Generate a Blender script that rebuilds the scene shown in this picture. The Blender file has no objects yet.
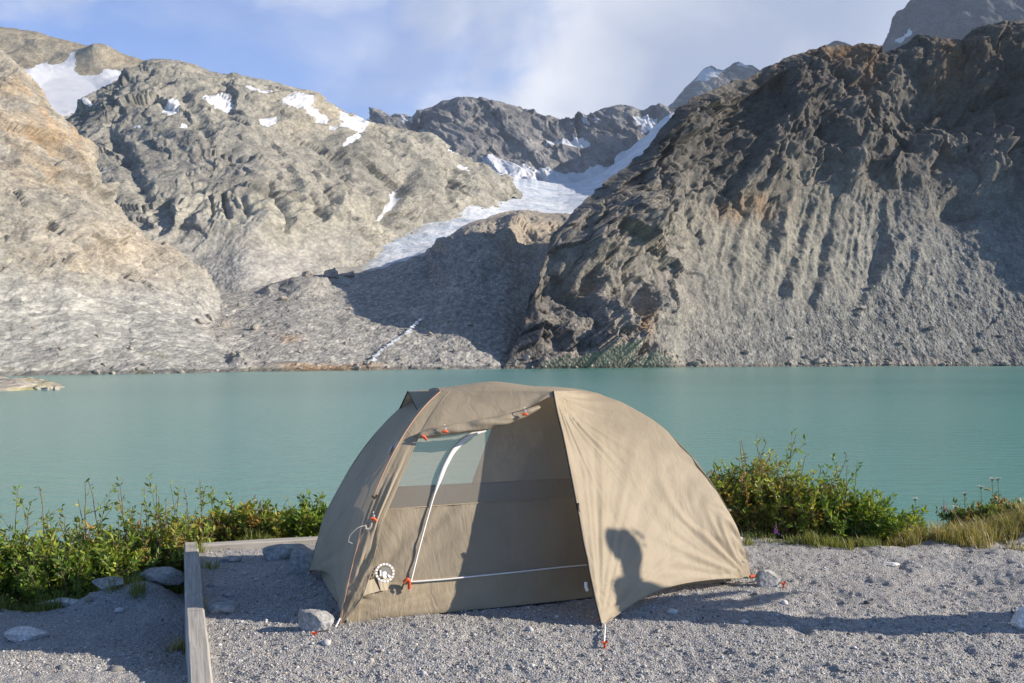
import bpy, math, random
import numpy as np
from mathutils import Vector

# ------------------------------------------------------------------ camera, sky, sun
SC = bpy.context.scene
COL = SC.collection
EYE = 1.15            # camera height above the gravel pad
HY = 358.0            # horizon row
F = 995.56            # focal length in pixels (35 mm on 36 mm)
cam = bpy.data.cameras.new("camera")
cam.lens = 35.0; cam.sensor_width = 36.0
cam.shift_y = (HY - 341.5) / 1024.0
cam.clip_start = 0.1; cam.clip_end = 20000
camo = bpy.data.objects.new("camera", cam); COL.objects.link(camo)
camo.location = (0, 0, EYE); camo.rotation_euler = (math.radians(90), 0, 0)
SC.camera = camo

SUN_EL = math.radians(24.0)
SUN_AZ = math.radians(93.5)      # clockwise from +Y (view direction): from the right, a little behind
SDIR = Vector((math.sin(SUN_AZ) * math.cos(SUN_EL), math.cos(SUN_AZ) * math.cos(SUN_EL), math.sin(SUN_EL)))
sl = bpy.data.lights.new("sun", 'SUN'); sl.energy = 5.0; sl.angle = math.radians(0.55); sl.color = (1.0, 0.89, 0.74)
so = bpy.data.objects.new("sun", sl); COL.objects.link(so)
so.rotation_euler = (-SDIR).to_track_quat('-Z', 'Y').to_euler(); so.location = (60, -5, 40)

SC.view_settings.view_transform = 'Standard'; SC.view_settings.look = 'None'
SC.view_settings.gamma = 1.0; SC.view_settings.exposure = 0.66
SC.cycles.max_bounces = 8; SC.cycles.transparent_max_bounces = 16
SC.cycles.sample_clamp_indirect = 6.0

def nd(t, kind, **kw):
    n = t.nodes.new(kind)
    for k, v in kw.items():
        if k in ('loc',): continue
        if hasattr(n, k) and not k[0].isupper():
            setattr(n, k, v)
        else:
            n.inputs[k.replace('_', ' ')].default_value = v
    return n

def mathn(t, op, a, b=None, c=None, clamp=False):
    n = t.nodes.new('ShaderNodeMath'); n.operation = op; n.use_clamp = clamp
    for i, v in enumerate((a, b, c)):
        if v is None: continue
        if isinstance(v, (int, float)): n.inputs[i].default_value = v
        else: t.links.new(v, n.inputs[i])
    return n.outputs[0]

def maprange(t, v, a, b, c=0.0, d=1.0, smooth=True):
    n = t.nodes.new('ShaderNodeMapRange')
    if smooth: n.interpolation_type = 'SMOOTHSTEP'
    t.links.new(v, n.inputs[0])
    for i, q in enumerate((a, b, c, d)): n.inputs[i + 1].default_value = q
    return n.outputs[0]

def mixc(t, fac, a, b, blend='MIX'):
    n = t.nodes.new('ShaderNodeMix'); n.data_type = 'RGBA'; n.blend_type = blend
    for s, v in ((0, fac), (6, a), (7, b)):
        if isinstance(v, (int, float)): n.inputs[s].default_value = v
        elif isinstance(v, (tuple, list)): n.inputs[s].default_value = (*v[:3], 1)
        else: t.links.new(v, n.inputs[s])
    return n.outputs[2]

def noise(t, vec, scale, detail=6, rough=0.55, dist=0.0):
    n = t.nodes.new('ShaderNodeTexNoise')
    n.inputs['Scale'].default_value = scale; n.inputs['Detail'].default_value = detail
    n.inputs['Roughness'].default_value = rough; n.inputs['Distortion'].default_value = dist
    if vec is not None: t.links.new(vec, n.inputs['Vector'])
    return n.outputs['Fac']

def mapping(t, vec, scale=(1, 1, 1), loc=(0, 0, 0), rot=(0, 0, 0)):
    n = t.nodes.new('ShaderNodeMapping')
    n.inputs['Scale'].default_value = scale; n.inputs['Location'].default_value = loc; n.inputs['Rotation'].default_value = rot
    t.links.new(vec, n.inputs['Vector'])
    return n.outputs[0]

# world: Nishita sky with procedural cloud cover
W = bpy.data.worlds.new("World"); SC.world = W; W.use_nodes = True
t = W.node_tree; t.nodes.clear()
sky = t.nodes.new('ShaderNodeTexSky'); sky.sky_type = 'NISHITA'; sky.sun_disc = False
sky.sun_elevation = SUN_EL; sky.sun_rotation = SUN_AZ; sky.altitude = 1800; sky.air_density = 1.0; sky.dust_density = 0.6; sky.ozone_density = 1.5
tc = t.nodes.new('ShaderNodeTexCoord'); gen = tc.outputs['Generated']
sx = t.nodes.new('ShaderNodeSeparateXYZ'); t.links.new(gen, sx.inputs[0])
cl = noise(t, mapping(t, gen, (3.2, 3.2, 6.5), (0.9, 0.2, 0.55)), 1.0, 8, 0.55, 0.2)
wisp = noise(t, mapping(t, gen, (4, 4, 11), (3, 1, 0.4), (0, 0.3, 0)), 1.0, 6, 0.55, 0.2)
# thicker cloud to the right of the view (azimuth), thin veil to the left
bias = maprange(t, sx.outputs[0], -0.30, 0.22, -0.16, 0.26)
hi = maprange(t, sx.outputs[2], 0.20, 0.34, -0.02, 0.10)
cov = mathn(t, 'ADD', mathn(t, 'ADD', cl, bias), hi)
cov = maprange(t, cov, 0.38, 0.66)
veil = mathn(t, 'MULTIPLY', maprange(t, wisp, 0.35, 0.75), 0.45)
veil = mathn(t, 'ADD', veil, 0.16)
cov = mathn(t, 'MAXIMUM', cov, veil)
# the cloud bank hangs over the mountains; overhead and behind the viewer the sky is clear
cov = mathn(t, 'MULTIPLY', cov, mathn(t, 'MULTIPLY', maprange(t, sx.outputs[2], 0.40, 0.62, 1.0, 0.06), maprange(t, sx.outputs[1], -0.3, 0.5, 0.10, 1.0)))
shade = noise(t, mapping(t, gen, (4.5, 4.5, 6.0), (5.3, 1.7, 0.6)), 1.0, 6, 0.5, 0.4)
ccol = mixc(t, maprange(t, shade, 0.44, 0.60), (7.6, 7.7, 8.1), (5.2, 5.6, 6.7))
dn = t.nodes.new('ShaderNodeVectorMath'); dn.operation = 'DISTANCE'; t.links.new(gen, dn.inputs[0]); dn.inputs[1].default_value = (0.20, 0.94, 0.27)
grey = mathn(t, 'ADD', maprange(t, dn.outputs['Value'], 0.03, 0.20, 1.0, 0.0), mathn(t, 'MULTIPLY', mathn(t, 'SUBTRACT', shade, 0.5), 2.4), clamp=True)
ccol = mixc(t, mathn(t, 'MULTIPLY', grey, 0.85), ccol, (3.3, 3.8, 5.1))
skc = mixc(t, 1.0, sky.outputs[0], mixc(t, maprange(t, sx.outputs[2], 0.35, 0.7), (0.92, 1.22, 1.78), (1.0, 1.10, 1.12)), 'MULTIPLY')
mx = mixc(t, mathn(t, 'MULTIPLY', cov, 0.92), skc, ccol)
bg = t.nodes.new('ShaderNodeBackground'); bg.inputs['Strength'].default_value = 0.08
wo = t.nodes.new('ShaderNodeOutputWorld')
t.links.new(mx, bg.inputs[0]); t.links.new(bg.outputs[0], wo.inputs[0])

# ------------------------------------------------------------------ numpy helpers
RNG = np.random.default_rng(11)
random.seed(5)
PERM = np.random.default_rng(3).permutation(512).astype(np.int64)
GR = np.random.default_rng(4).normal(size=(512, 3)); GR /= np.linalg.norm(GR, axis=1)[:, None]

def pn(x, y, z):
    xi = np.floor(x).astype(np.int64); yi = np.floor(y).astype(np.int64); zi = np.floor(z).astype(np.int64)
    fx = x - xi; fy = y - yi; fz = z - zi
    u = fx * fx * fx * (fx * (fx * 6 - 15) + 10); v = fy * fy * fy * (fy * (fy * 6 - 15) + 10); w = fz * fz * fz * (fz * (fz * 6 - 15) + 10)
    def g(i, j, k):
        h = PERM[(PERM[(PERM[(xi + i) & 511] + yi + j) & 511] + zi + k) & 511]
        q = GR[h]
        return q[..., 0] * (fx - i) + q[..., 1] * (fy - j) + q[..., 2] * (fz - k)
    a = g(0, 0, 0); a += u * (g(1, 0, 0) - a)
    b = g(0, 1, 0); b += u * (g(1, 1, 0) - b)
    c = g(0, 0, 1); c += u * (g(1, 0, 1) - c)
    d = g(0, 1, 1); d += u * (g(1, 1, 1) - d)
    a += v * (b - a); c += v * (d - c)
    return (a + w * (c - a)) * 1.6

def fbm(x, y, z, o=5, gain=0.5, lac=2.03):
    s = 0; a = 1.0; f = 1.0
    for i in range(o):
        s = s + a * pn(x * f + 7.1 * i, y * f + 3.3 * i, z * f + 1.7 * i); a *= gain; f *= lac
    return s

def ridged(x, y, z, o=5, gain=0.5, lac=2.05):
    s = 0; a = 1.0; f = 1.0; tot = 0
    for i in range(o):
        s = s + a * (1 - 2 * np.abs(pn(x * f + 5.2 * i, y * f + 9.3 * i, z * f + 2.7 * i))); tot += a; a *= gain; f *= lac
    return s / tot

def blocks(x, y, z, tilt=0.9):
    # jointed rock: every cell of a random lattice is a tilted flat face of its own height
    xi = np.floor(x).astype(np.int64); yi = np.floor(y).astype(np.int64); zi = np.floor(z).astype(np.int64)
    best = np.full(x.shape, 9.0); out = np.zeros(x.shape)
    for i in (-1, 0, 1):
        for j in (-1, 0, 1):
            for k in (-1, 0, 1):
                h = PERM[(PERM[(PERM[(xi + i) & 511] + yi + j) & 511] + zi + k) & 511]
                q = GR[h]; q2 = GR[(h * 7 + 13) & 511]
                dx = x - (xi + i + 0.5 + 0.45 * q[..., 0]); dy = y - (yi + j + 0.5 + 0.45 * q[..., 1]); dz = z - (zi + k + 0.5 + 0.45 * q[..., 2])
                d = dx * dx + dy * dy + dz * dz; m = d < best
                best = np.where(m, d, best)
                out = np.where(m, q2[..., 0] * 0.55 + tilt * (q2[..., 1] * dx + 0.4 * q2[..., 2] * dy + q2[..., 0] * dz), out)
    return out

def terr(q):
    # stepped noise: flat treads and short steep risers, like jointed rock
    f = q - np.floor(q); return np.floor(q) + np.clip((f - 0.72) / 0.28, 0, 1)

def sstep(a, b, x):
    q = np.clip((x - a) / (b - a), 0, 1); return q * q * (3 - 2 * q)

def blob(px, py, cx, cy, rx, ry, rot=0.0):
    c, s = math.cos(math.radians(rot)), math.sin(math.radians(rot))
    dx = px - cx; dy = py - cy
    a = (dx * c + dy * s) / rx; b = (-dx * s + dy * c) / ry
    return np.exp(-(a * a + b * b))

def inpoly(px, py, poly):
    r = np.zeros(px.shape, bool); n = len(poly)
    for i in range(n):
        x0, y0 = poly[i]; x1, y1 = poly[(i + 1) % n]
        if y0 == y1: continue
        r ^= ((y0 > py) != (y1 > py)) & (px < (x1 - x0) * (py - y0) / (y1 - y0) + x0)
    return r

def pline(px, py, pts, w):
    # 1 on a polyline, falling off with distance (w = half width)
    best = np.full(px.shape, 1e9)
    for (x0, y0), (x1, y1) in zip(pts[:-1], pts[1:]):
        dx, dy = x1 - x0, y1 - y0; L = dx * dx + dy * dy + 1e-9
        u = np.clip(((px - x0) * dx + (py - y0) * dy) / L, 0, 1)
        best = np.minimum(best, (px - x0 - u * dx) ** 2 + (py - y0 - u * dy) ** 2)
    return np.exp(-best / (w * w))

def interp(pts):
    xs = [p[0] for p in pts]; ys = [p[1] for p in pts]
    return lambda x: np.interp(x, xs, ys)

def sminterp(pts):
    # interpolation with slightly rounded corners
    f = interp(pts)
    return lambda x: (f(x - 3) + 2 * f(x) + f(x + 3)) / 4

def link(me, name, mat=None, parent=None, smooth=True):
    o = bpy.data.objects.new(name, me); COL.objects.link(o)
    if mat is not None: me.materials.append(mat)
    if smooth and len(me.polygons):
        me.polygons.foreach_set('use_smooth', np.ones(len(me.polygons), bool))
    if parent is not None: o.parent = parent
    return o

def raw_mesh(name, V, faces_flat, nper):
    """V (n,3), faces_flat (m*nper) ints, all faces with nper corners"""
    me = bpy.data.meshes.new(name)
    V = np.ascontiguousarray(V, np.float32); fl = np.ascontiguousarray(faces_flat, np.int32).ravel()
    m = len(fl) // nper
    me.vertices.add(len(V)); me.vertices.foreach_set('co', V.ravel())
    me.loops.add(len(fl)); me.loops.foreach_set('vertex_index', fl)
    me.polygons.add(m)
    me.polygons.foreach_set('loop_start', np.arange(0, m * nper, nper, dtype=np.int32))
    me.polygons.foreach_set('loop_total', np.full(m, nper, np.int32))
    me.update(calc_edges=True)
    return me

def grid_faces(nv, nu, wrap=False):
    i = np.arange(nv - 1)[:, None]; j = np.arange(nu if wrap else nu - 1)[None, :]
    j2 = (j + 1) % nu
    a = i * nu + j; b = i * nu + j2; c = (i + 1) * nu + j2; d = (i + 1) * nu + j
    return np.stack([a, b, c, d], -1).reshape(-1, 4)

def attr_color(me, name, c):
    a = me.attributes.new(name, 'FLOAT_COLOR', 'POINT')
    q = np.ones((len(c), 4), np.float32); q[:, :3] = c
    a.data.foreach_set('color', q.ravel())

def attr_float(me, name, v):
    a = me.attributes.new(name, 'FLOAT', 'POINT'); a.data.foreach_set('value', np.ascontiguousarray(v, np.float32).ravel())

def grid_normals(P):
    du = np.gradient(P, axis=1); dv = np.gradient(P, axis=0)
    n = np.cross(du, dv); l = np.linalg.norm(n, axis=-1, keepdims=True); l[l == 0] = 1
    return n / l

def tag(o, label=None, cat=None, group=None, kind=None):
    if label: o['label'] = label
    if cat: o['category'] = cat
    if group: o['group'] = group
    if kind: o['kind'] = kind
    return o

def empty(name, loc, label, cat, group=None):
    o = bpy.data.objects.new(name, None); COL.objects.link(o); o.location = loc
    o.empty_display_size = 0.2
    return tag(o, label, cat, group)

def at(px, py, d):
    """point seen at a pixel of the photograph, d metres in front of the camera"""
    return np.array([(px - 512) / F * d, d, EYE + (HY - py) / F * d])

def gd(py, z=0.0):
    return (EYE - z) * F / (py - HY)

# ------------------------------------------------------------------ materials
def newmat(name):
    m = bpy.data.materials.new(name); m.use_nodes = True
    t = m.node_tree; b = t.nodes['Principled BSDF']
    return m, t, b

def bump(t, h, strength, dist, normal=None):
    n = t.nodes.new('ShaderNodeBump'); n.inputs['Strength'].default_value = strength; n.inputs['Distance'].default_value = dist
    t.links.new(h, n.inputs['Height'])
    if normal is not None: t.links.new(normal, n.inputs['Normal'])
    return n.outputs[0]

def objco(t):
    return t.nodes.new('ShaderNodeTexCoord').outputs['Object']

def rock_material(name, fine=0.25, bstr=0.9, bdist=3.0, scree_scale=0.45):
    m, t, b = newmat(name)
    oc = objco(t)
    a = t.nodes.new('ShaderNodeAttribute'); a.attribute_name = 'tint'
    sn = t.nodes.new('ShaderNodeAttribute'); sn.attribute_name = 'snow'
    sc = t.nodes.new('ShaderNodeAttribute'); sc.attribute_name = 'scree'
    raw = oc; oc = mapping(t, oc, (1.0, 0.22, 1.0))
    n1 = noise(t, oc, fine, 9, 0.66, 0.0)
    n2 = noise(t, oc, fine * 4.3, 6, 0.6)
    vo = t.nodes.new('ShaderNodeTexVoronoi'); vo.inputs['Scale'].default_value = scree_scale; t.links.new(oc, vo.inputs['Vector'])
    vs = t.nodes.new('ShaderNodeSeparateColor'); t.links.new(vo.outputs['Color'], vs.inputs[0])
    c = mixc(t, 1.0, a.outputs['Color'], mixc(t, maprange(t, n1, 0.32, 0.68), (0.70, 0.70, 0.71), (1.22, 1.20, 1.17)), 'MULTIPLY')
    c = mixc(t, 1.0, c, mixc(t, maprange(t, n2, 0.35, 0.65), (0.8, 0.8, 0.8), (1.18, 1.18, 1.18)), 'MULTIPLY')
    cell = mixc(t, mathn(t, 'POWER', vs.outputs[0], 1.6), (0.82, 0.82, 0.83), (1.42, 1.41, 1.39))
    c2 = mixc(t, 1.0, c, cell, 'MULTIPLY')
    c = mixc(t, sc.outputs['Fac'], c, c2)
    sm = maprange(t, mathn(t, 'ADD', sn.outputs['Fac'], mathn(t, 'MULTIPLY', mathn(t, 'SUBTRACT', n2, 0.5), 0.5)), 0.45, 0.55)
    snowc = mixc(t, noise(t, raw, fine * 0.5, 5, 0.55), (0.44, 0.46, 0.51), (0.66, 0.665, 0.68))
    c = mixc(t, sm, c, snowc)
    t.links.new(c, b.inputs['Base Color'])
    b.inputs['Roughness'].default_value = 0.95
    b.inputs['Specular IOR Level'].default_value = 0.15
    h = mathn(t, 'ADD', mathn(t, 'MULTIPLY', n1, mathn(t, 'SUBTRACT', 1.0, mathn(t, 'MULTIPLY', sc.outputs['Fac'], 0.65))), mathn(t, 'MULTIPLY', n2, 0.35))
    h = mathn(t, 'ADD', h, mathn(t, 'MULTIPLY', mathn(t, 'MULTIPLY', vo.outputs['Distance'], -0.5), sc.outputs['Fac']))
    h = mathn(t, 'MULTIPLY', h, mathn(t, 'SUBTRACT', 1.0, mathn(t, 'MULTIPLY', sm, 0.85)))
    t.links.new(bump(t, h, bstr, bdist), b.inputs['Normal'])
    return m

def simple(name, col, rough=0.6, spec=0.3, nscale=None, var=0.15, bstr=0.0, bdist=0.01, metal=0.0):
    m, t, b = newmat(name)
    b.inputs['Roughness'].default_value = rough; b.inputs['Specular IOR Level'].default_value = spec; b.inputs['Metallic'].default_value = metal
    if nscale:
        n = noise(t, objco(t), nscale, 6, 0.6)
        lo = tuple(c * (1 - var) for c in col); hi_ = tuple(min(1, c * (1 + var)) for c in col)
        t.links.new(mixc(t, maprange(t, n, 0.3, 0.7), lo, hi_), b.inputs['Base Color'])
        if bstr: t.links.new(bump(t, n, bstr, bdist), b.inputs['Normal'])
    else:
        b.inputs['Base Color'].default_value = (*col, 1)
    return m

# ------------------------------------------------------------------ mountains
def sheet(name, x0, x1, crest, dfoot, dcrest, foot=None, zfoot=-5.0, gpow=1.4, step=1.1, nv=300, disp=None, color=None,
          snow=None, scree=None, mat=None, back=260.0, seed=0.0, jag=1.3, lin=0.85):
    nu = int((x1 - x0) / step) + 1
    px1 = np.linspace(x0, x1, nu)
    cr = sminterp(crest)(px1); cr = cr + jag * fbm(px1 / 11 + seed, px1 * 0 + 0.5, px1 * 0, 4, 0.6); df = interp(dfoot)(px1); dc = interp(dcrest)(px1)
    if foot is None:
        fp = HY - (zfoot - EYE) / df * F
    else:
        fp = interp(foot)(px1)
    v = np.linspace(0, 1, nv)[:, None]
    PX = np.repeat(px1[None, :], nv, 0)
    n_s = max(3, int(36 / step)) | 1; ker = np.hanning(n_s + 2)[1:-1]; ker /= ker.sum()
    cs = np.convolve(np.pad(cr, n_s // 2, mode='edge'), ker, mode='valid'); cs = np.minimum(np.maximum(cs, cr - 25), fp)
    sm_ = lambda a_: np.convolve(np.pad(a_, n_s // 2, mode='reflect', reflect_type='odd'), ker, mode='valid')
    df = sm_(df); dc = np.maximum(sm_(dc), df + 4)
    PY = fp[None, :] + (cs - fp)[None, :] * v + (cr - cs)[None, :] * v ** 7
    D = df[None, :] + (dc - df)[None, :] * (1 - (1 - v) ** gpow)
    z0 = EYE + (HY - fp) / F * df; z1 = EYE + (HY - cs) / F * dc
    kk = (z1 - z0) / np.maximum(dc - df, 1.0)
    el_ = (HY - PY) / F
    DL = (kk * df - z0 + EYE)[None, :] / np.maximum(kk[None, :] - el_, 1e-3)
    DL = np.clip(DL, df[None, :], np.maximum(dc, df)[None, :])
    D = D * (1 - lin) + DL * lin
    P = np.stack([(PX - 512) / F * D, D, EYE + (HY - PY) / F * D], -1)
    edge = np.clip(((cr < fp - 2) * 1.0)[None, :] * np.ones_like(PX), 0, 1)
    X, Y, Z = P[..., 0], P[..., 1], P[..., 2]
    if disp is not None:
        N = grid_normals(P)
        if N[..., 1].mean() > 0: N = -N
        N[..., 2] *= 0.6
        # smooth the displacement direction
        for _ in range(2):
            N = (N + np.roll(N, 6, 1) + np.roll(N, -6, 1)) / 3
        h = disp(PX, PY, X + seed, Y + seed * 0.7, Z, v * np.ones_like(PX))
        P = P + N * h[..., None]
        X, Y, Z = P[..., 0], P[..., 1], P[..., 2]
    jx = fbm(X * 0.06 + seed, Y * 0.02, Z * 0.06, 4) * 2.4
    jy = fbm(X * 0.06 + 31, Y * 0.02 + seed, Z * 0.06, 4) * 1.8
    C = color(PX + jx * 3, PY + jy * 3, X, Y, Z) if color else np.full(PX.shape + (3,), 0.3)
    wet = sstep(-1.2, -1.75, Z + 0.25 * fbm(X * 0.3, Y * 0.05, Z * 0, 3))[..., None]; C = C * (1 - 0.45 * wet)
    S = np.zeros_like(PX)
    if snow is not None: S = snow(PX + jx, PY + jy, X, Y, Z)
    G = np.zeros_like(PX)
    if scree is not None: G = scree(PX + jx * 2, PY + jy * 2)
    # the far side, falling away behind the crest
    nb = 14
    tb = np.linspace(0, 1, nb + 1)[1:, None]
    top = P[-1][None]
    dirh = np.stack([(px1 - 512) / F, np.ones(nu), np.zeros(nu)], -1); dirh /= np.linalg.norm(dirh, axis=-1, keepdims=True)
    B = top + dirh[None] * (back * tb)[..., None]
    nz = fbm(B[..., 0] * 0.03, B[..., 1] * 0.03, B[..., 1] * 0, 4) * 5 * tb
    B[..., 2] = top[..., 2] - (np.maximum(top[..., 2] + 5, 1)) * (1 - (1 - tb) ** 1.15) * np.minimum(1, back * 1.0 / np.maximum(top[..., 2] + 5, 1)) + nz
    P = np.concatenate([P, B], 0)
    C = np.concatenate([C, np.repeat(C[-1:], nb, 0)], 0)
    S = np.concatenate([S, np.repeat(S[-1:], nb, 0)], 0)
    G = np.concatenate([G, np.repeat(G[-1:], nb, 0)], 0)
    me = raw_mesh(name, P.reshape(-1, 3), grid_faces(nv + nb, nu), 4)
    attr_color(me, 'tint', np.clip(C, 0.01, 1).reshape(-1, 3)); attr_float(me, 'snow', S); attr_float(me, 'scree', G)
    o = link(me, name, mat, smooth=False); tag(o, kind='structure')
    return o, P[:nv], PX, PY

def lerp(a, b, m):
    return np.asarray(a) * (1 - m[..., None]) + np.asarray(b) * m[..., None]

M_near = rock_material('mountain_rock', 0.22, 0.6, 2.0, 0.95)
M_mid = rock_material('pale_granite', 0.12, 0.55, 3.0, 0.5)
M_far = rock_material('distant_rock', 0.06, 0.7, 8.0, 0.3)
M_scree = rock_material('scree_rock', 0.42, 0.55, 0.8, 1.0)

# --- right mountain: cliffs above gullied talus
def dA(px, py, x, y, z, v):
    jx_ = 4 * fbm(x / 30, y / 90, z / 30, 3); jy_ = 4 * fbm(x / 30 + 9, y / 90, z / 30, 3); ax, ay = px + jx_, py + jy_
    talus = np.clip(blob(px, py, 985, 300, 190, 115) * 1.6 + blob(px, py, 800, 335, 130, 62) * 1.4 + sstep(300, 362, py) * sstep(660, 720, px) + blob(px, py, 760, 250, 90, 50) * .7, 0, 1)
    talus = sstep(0.1, 0.9, talus); rocky = 1 - 0.95 * talus
    w_ = fbm(x * 0.012, y * 0.012, z * 0.012, 3) * 16
    sl_ = x - 0.30 * (z - 90) + w_
    big = ridged(sl_ / 66, y / 260, z / 105, 4, 0.5)
    med = ridged(sl_ / 22 + 11, y / 80, z / 30, 5, 0.58)
    blk = ridged(x / 9 + w_ / 30, y / 14, z / 8, 4, 0.62)
    led = ridged(x / 60, y / 60, (z + 0.40 * x + w_) / 15, 3, 0.5)
    v1 = 4 * fbm(x / 18, y / 40, z / 18, 3); v2 = 1.3 * fbm(x / 6 + 3, y / 14, z / 6, 3)
    h = rocky * (20 * big + 6 * med + 2.0 * led + 11 * blocks((sl_ + v1) / 30, (y + v1) / 70, (z + v1) / 38) + 5.0 * blocks((sl_ + v2 + v1 * .4) / 11, y / 30, (z - v2) / 13) + 2.0 * blocks((x + v2 * .6) / 4.6, y / 14, (z + v2 * .5) / 4.6) + 0.8 * blk)
    # rills of the talus fan, leaning down to the left
    s_ = x - 0.36 * (z - 60) + 5 * fbm(x / 50, y / 50, z / 70, 3)
    gul = ridged(s_ / 21, y / 500, z / 300, 3, 0.5)
    gm = blob(px, py, 775, 250, 105, 62) + 0.55 * blob(px, py, 905, 245, 120, 90)
    h = h + 3.6 * gul * np.clip(gm, 0, 1) * (0.55 + 0.9 * sstep(-.4, .5, fbm(x / 40, y / 80, z / 25, 3))) + talus * (0.8 * fbm(x / 5, y / 12, z / 9, 4) + 0.5 * blocks(x / 2.4, y / 6, z / 3) + 1.6 * ridged(s_ / 7.5, y / 300, z / 120, 3) * np.clip(gm * 1.2, 0, 1))
    for pts, wd, am in (([(742, 214), (733, 280)], 6, 8), ([(785, 208), (764, 285)], 7, 9), ([(812, 212), (788, 292)], 6, 8), ([(843, 238), (826, 262), (820, 300)], 6, 5), ([(900, 245), (862, 312)], 6, 7), ([(920, 240), (905, 300)], 4, 5),
                        ([(684, 160), (730, 176), (767, 195)], 6, 10), ([(618, 205), (640, 240), (642, 265)], 7, 7), ([(715, 120), (748, 160)], 7, 9), ([(760, 100), (785, 150)], 8, 11), ([(818, 80), (830, 140), (835, 190)], 9, 12), ([(880, 65), (888, 130), (880, 165)], 10, 13), ([(575, 225), (600, 260), (590, 300)], 8, 7)):
        h = h + 0.26 * am * pline(ax, ay, pts, wd)
    for pts, wd, am in (([(722, 216), (715, 270)], 5, 7), ([(762, 206), (742, 290)], 6, 9), ([(802, 212), (776, 300)], 6, 9), ([(826, 222), (808, 305)], 5, 7), ([(884, 240), (848, 320)], 6, 6), ([(770, 145), (790, 185)], 7, 8), ([(800, 90), (812, 160), (825, 200)], 8, 9)):
        h = h - 0.22 * am * pline(ax, ay, pts, wd)
    h = h - 22 * blob(ax, ay, 930, 118, 40, 28) - 10 * blob(ax, ay, 910, 150, 20, 30) - 12 * blob(ax, ay, 955, 213, 17, 10)
    h = h + 7 * blob(px, py, 548, 345, 30, 16) + 10 * blob(ax, ay, 655, 318, 26, 22) + 12 * blob(px, py, 600, 240, 40, 30) + 8 * blob(ax, ay, 560, 262, 16, 22)
    h = h - 10 * blob(ax, ay, 618, 312, 20, 14) - 7 * blob(ax, ay, 580, 290, 12, 12)
    top = sstep(1.0, 0.93, v)
    return h * (0.4 + 0.6 * top) * sstep(0, 0.03, v) * sstep(498, 545, px)
def cA(px, py, x, y, z):
    n = fbm(x / 45, y / 45, z / 45, 4) * 0.5 + 0.5
    c = lerp((0.105, 0.099, 0.092), (0.225, 0.208, 0.182), np.clip(n, 0, 1))
    tal = np.clip(blob(px, py, 930, 320, 230, 110) + blob(px, py, 760, 330, 130, 70), 0, 1)
    c = lerp(c, (0.185, 0.187, 0.176), sstep(0.2, 0.7, tal))
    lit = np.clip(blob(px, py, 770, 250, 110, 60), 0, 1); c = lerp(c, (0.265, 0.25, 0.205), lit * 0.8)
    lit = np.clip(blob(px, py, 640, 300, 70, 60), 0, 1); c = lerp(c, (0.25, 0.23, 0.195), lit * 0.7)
    for (a, b, r1, r2, k) in ((835, 60, 25, 14, .9), (948, 70, 22, 22, .9), (860, 75, 20, 30, .5), (630, 335, 14, 18, .6), (740, 215, 30, 10, .6), (760, 85, 20, 10, .5)):
        c = lerp(c, (0.26, 0.155, 0.08), np.clip(blob(px, py, a, b, r1, r2), 0, 1) * k)
    c = lerp(c, (0.10, 0.078, 0.062), np.clip(blob(px, py, 1000, 75, 45, 45), 0, 1) * 0.8)
    c = lerp(c, (0.10, 0.085, 0.08), np.clip(blob(px, py, 780, 115, 45, 45), 0, 1) * 0.6)
    c = c * (1 - 0.30 * sstep(0.75, 0.25, tal) * sstep(235, 150, py))[..., None]
    c = lerp(c, (0.30, 0.27, 0.23), sstep(362, 367, py) * 0.6)
    return c
def gA(px, py):
    return np.clip(sstep(270, 340, py) * 0.8 + blob(px, py, 960, 290, 120, 110) * 0.8, 0, 1)
crA = [(480, 385), (505, 368), (515, 345), (530, 300), (542, 240), (552, 220), (565, 210), (585, 195), (600, 180), (618, 168), (640, 150), (652, 130), (668, 112), (685, 100), (705, 94),
       (728, 82), (745, 79), (760, 70), (785, 60), (805, 52), (825, 47), (850, 49), (868, 52), (884, 53), (900, 46), (918, 40), (940, 43), (955, 46), (968, 38), (985, 30), (1005, 27), (1030, 24), (1080, 10), (1130, 5), (1180, 25), (1260, 90)]
oA, PA, PXA, PYA = sheet('mountain', 480, 1260, crA,
    [(480, 300), (510, 318), (640, 365), (800, 405), (1000, 432), (1060, 430), (1140, 405), (1260, 380)],
    [(480, 305), (510, 330), (545, 395), (600, 440), (668, 495), (760, 565), (850, 600), (1000, 612), (1070, 635), (1150, 590), (1260, 570)],
    gpow=1.25, jag=2.2, lin=0.25, step=0.9, nv=430, disp=dA, color=cA, scree=gA, mat=M_near, back=190, seed=0)

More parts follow.
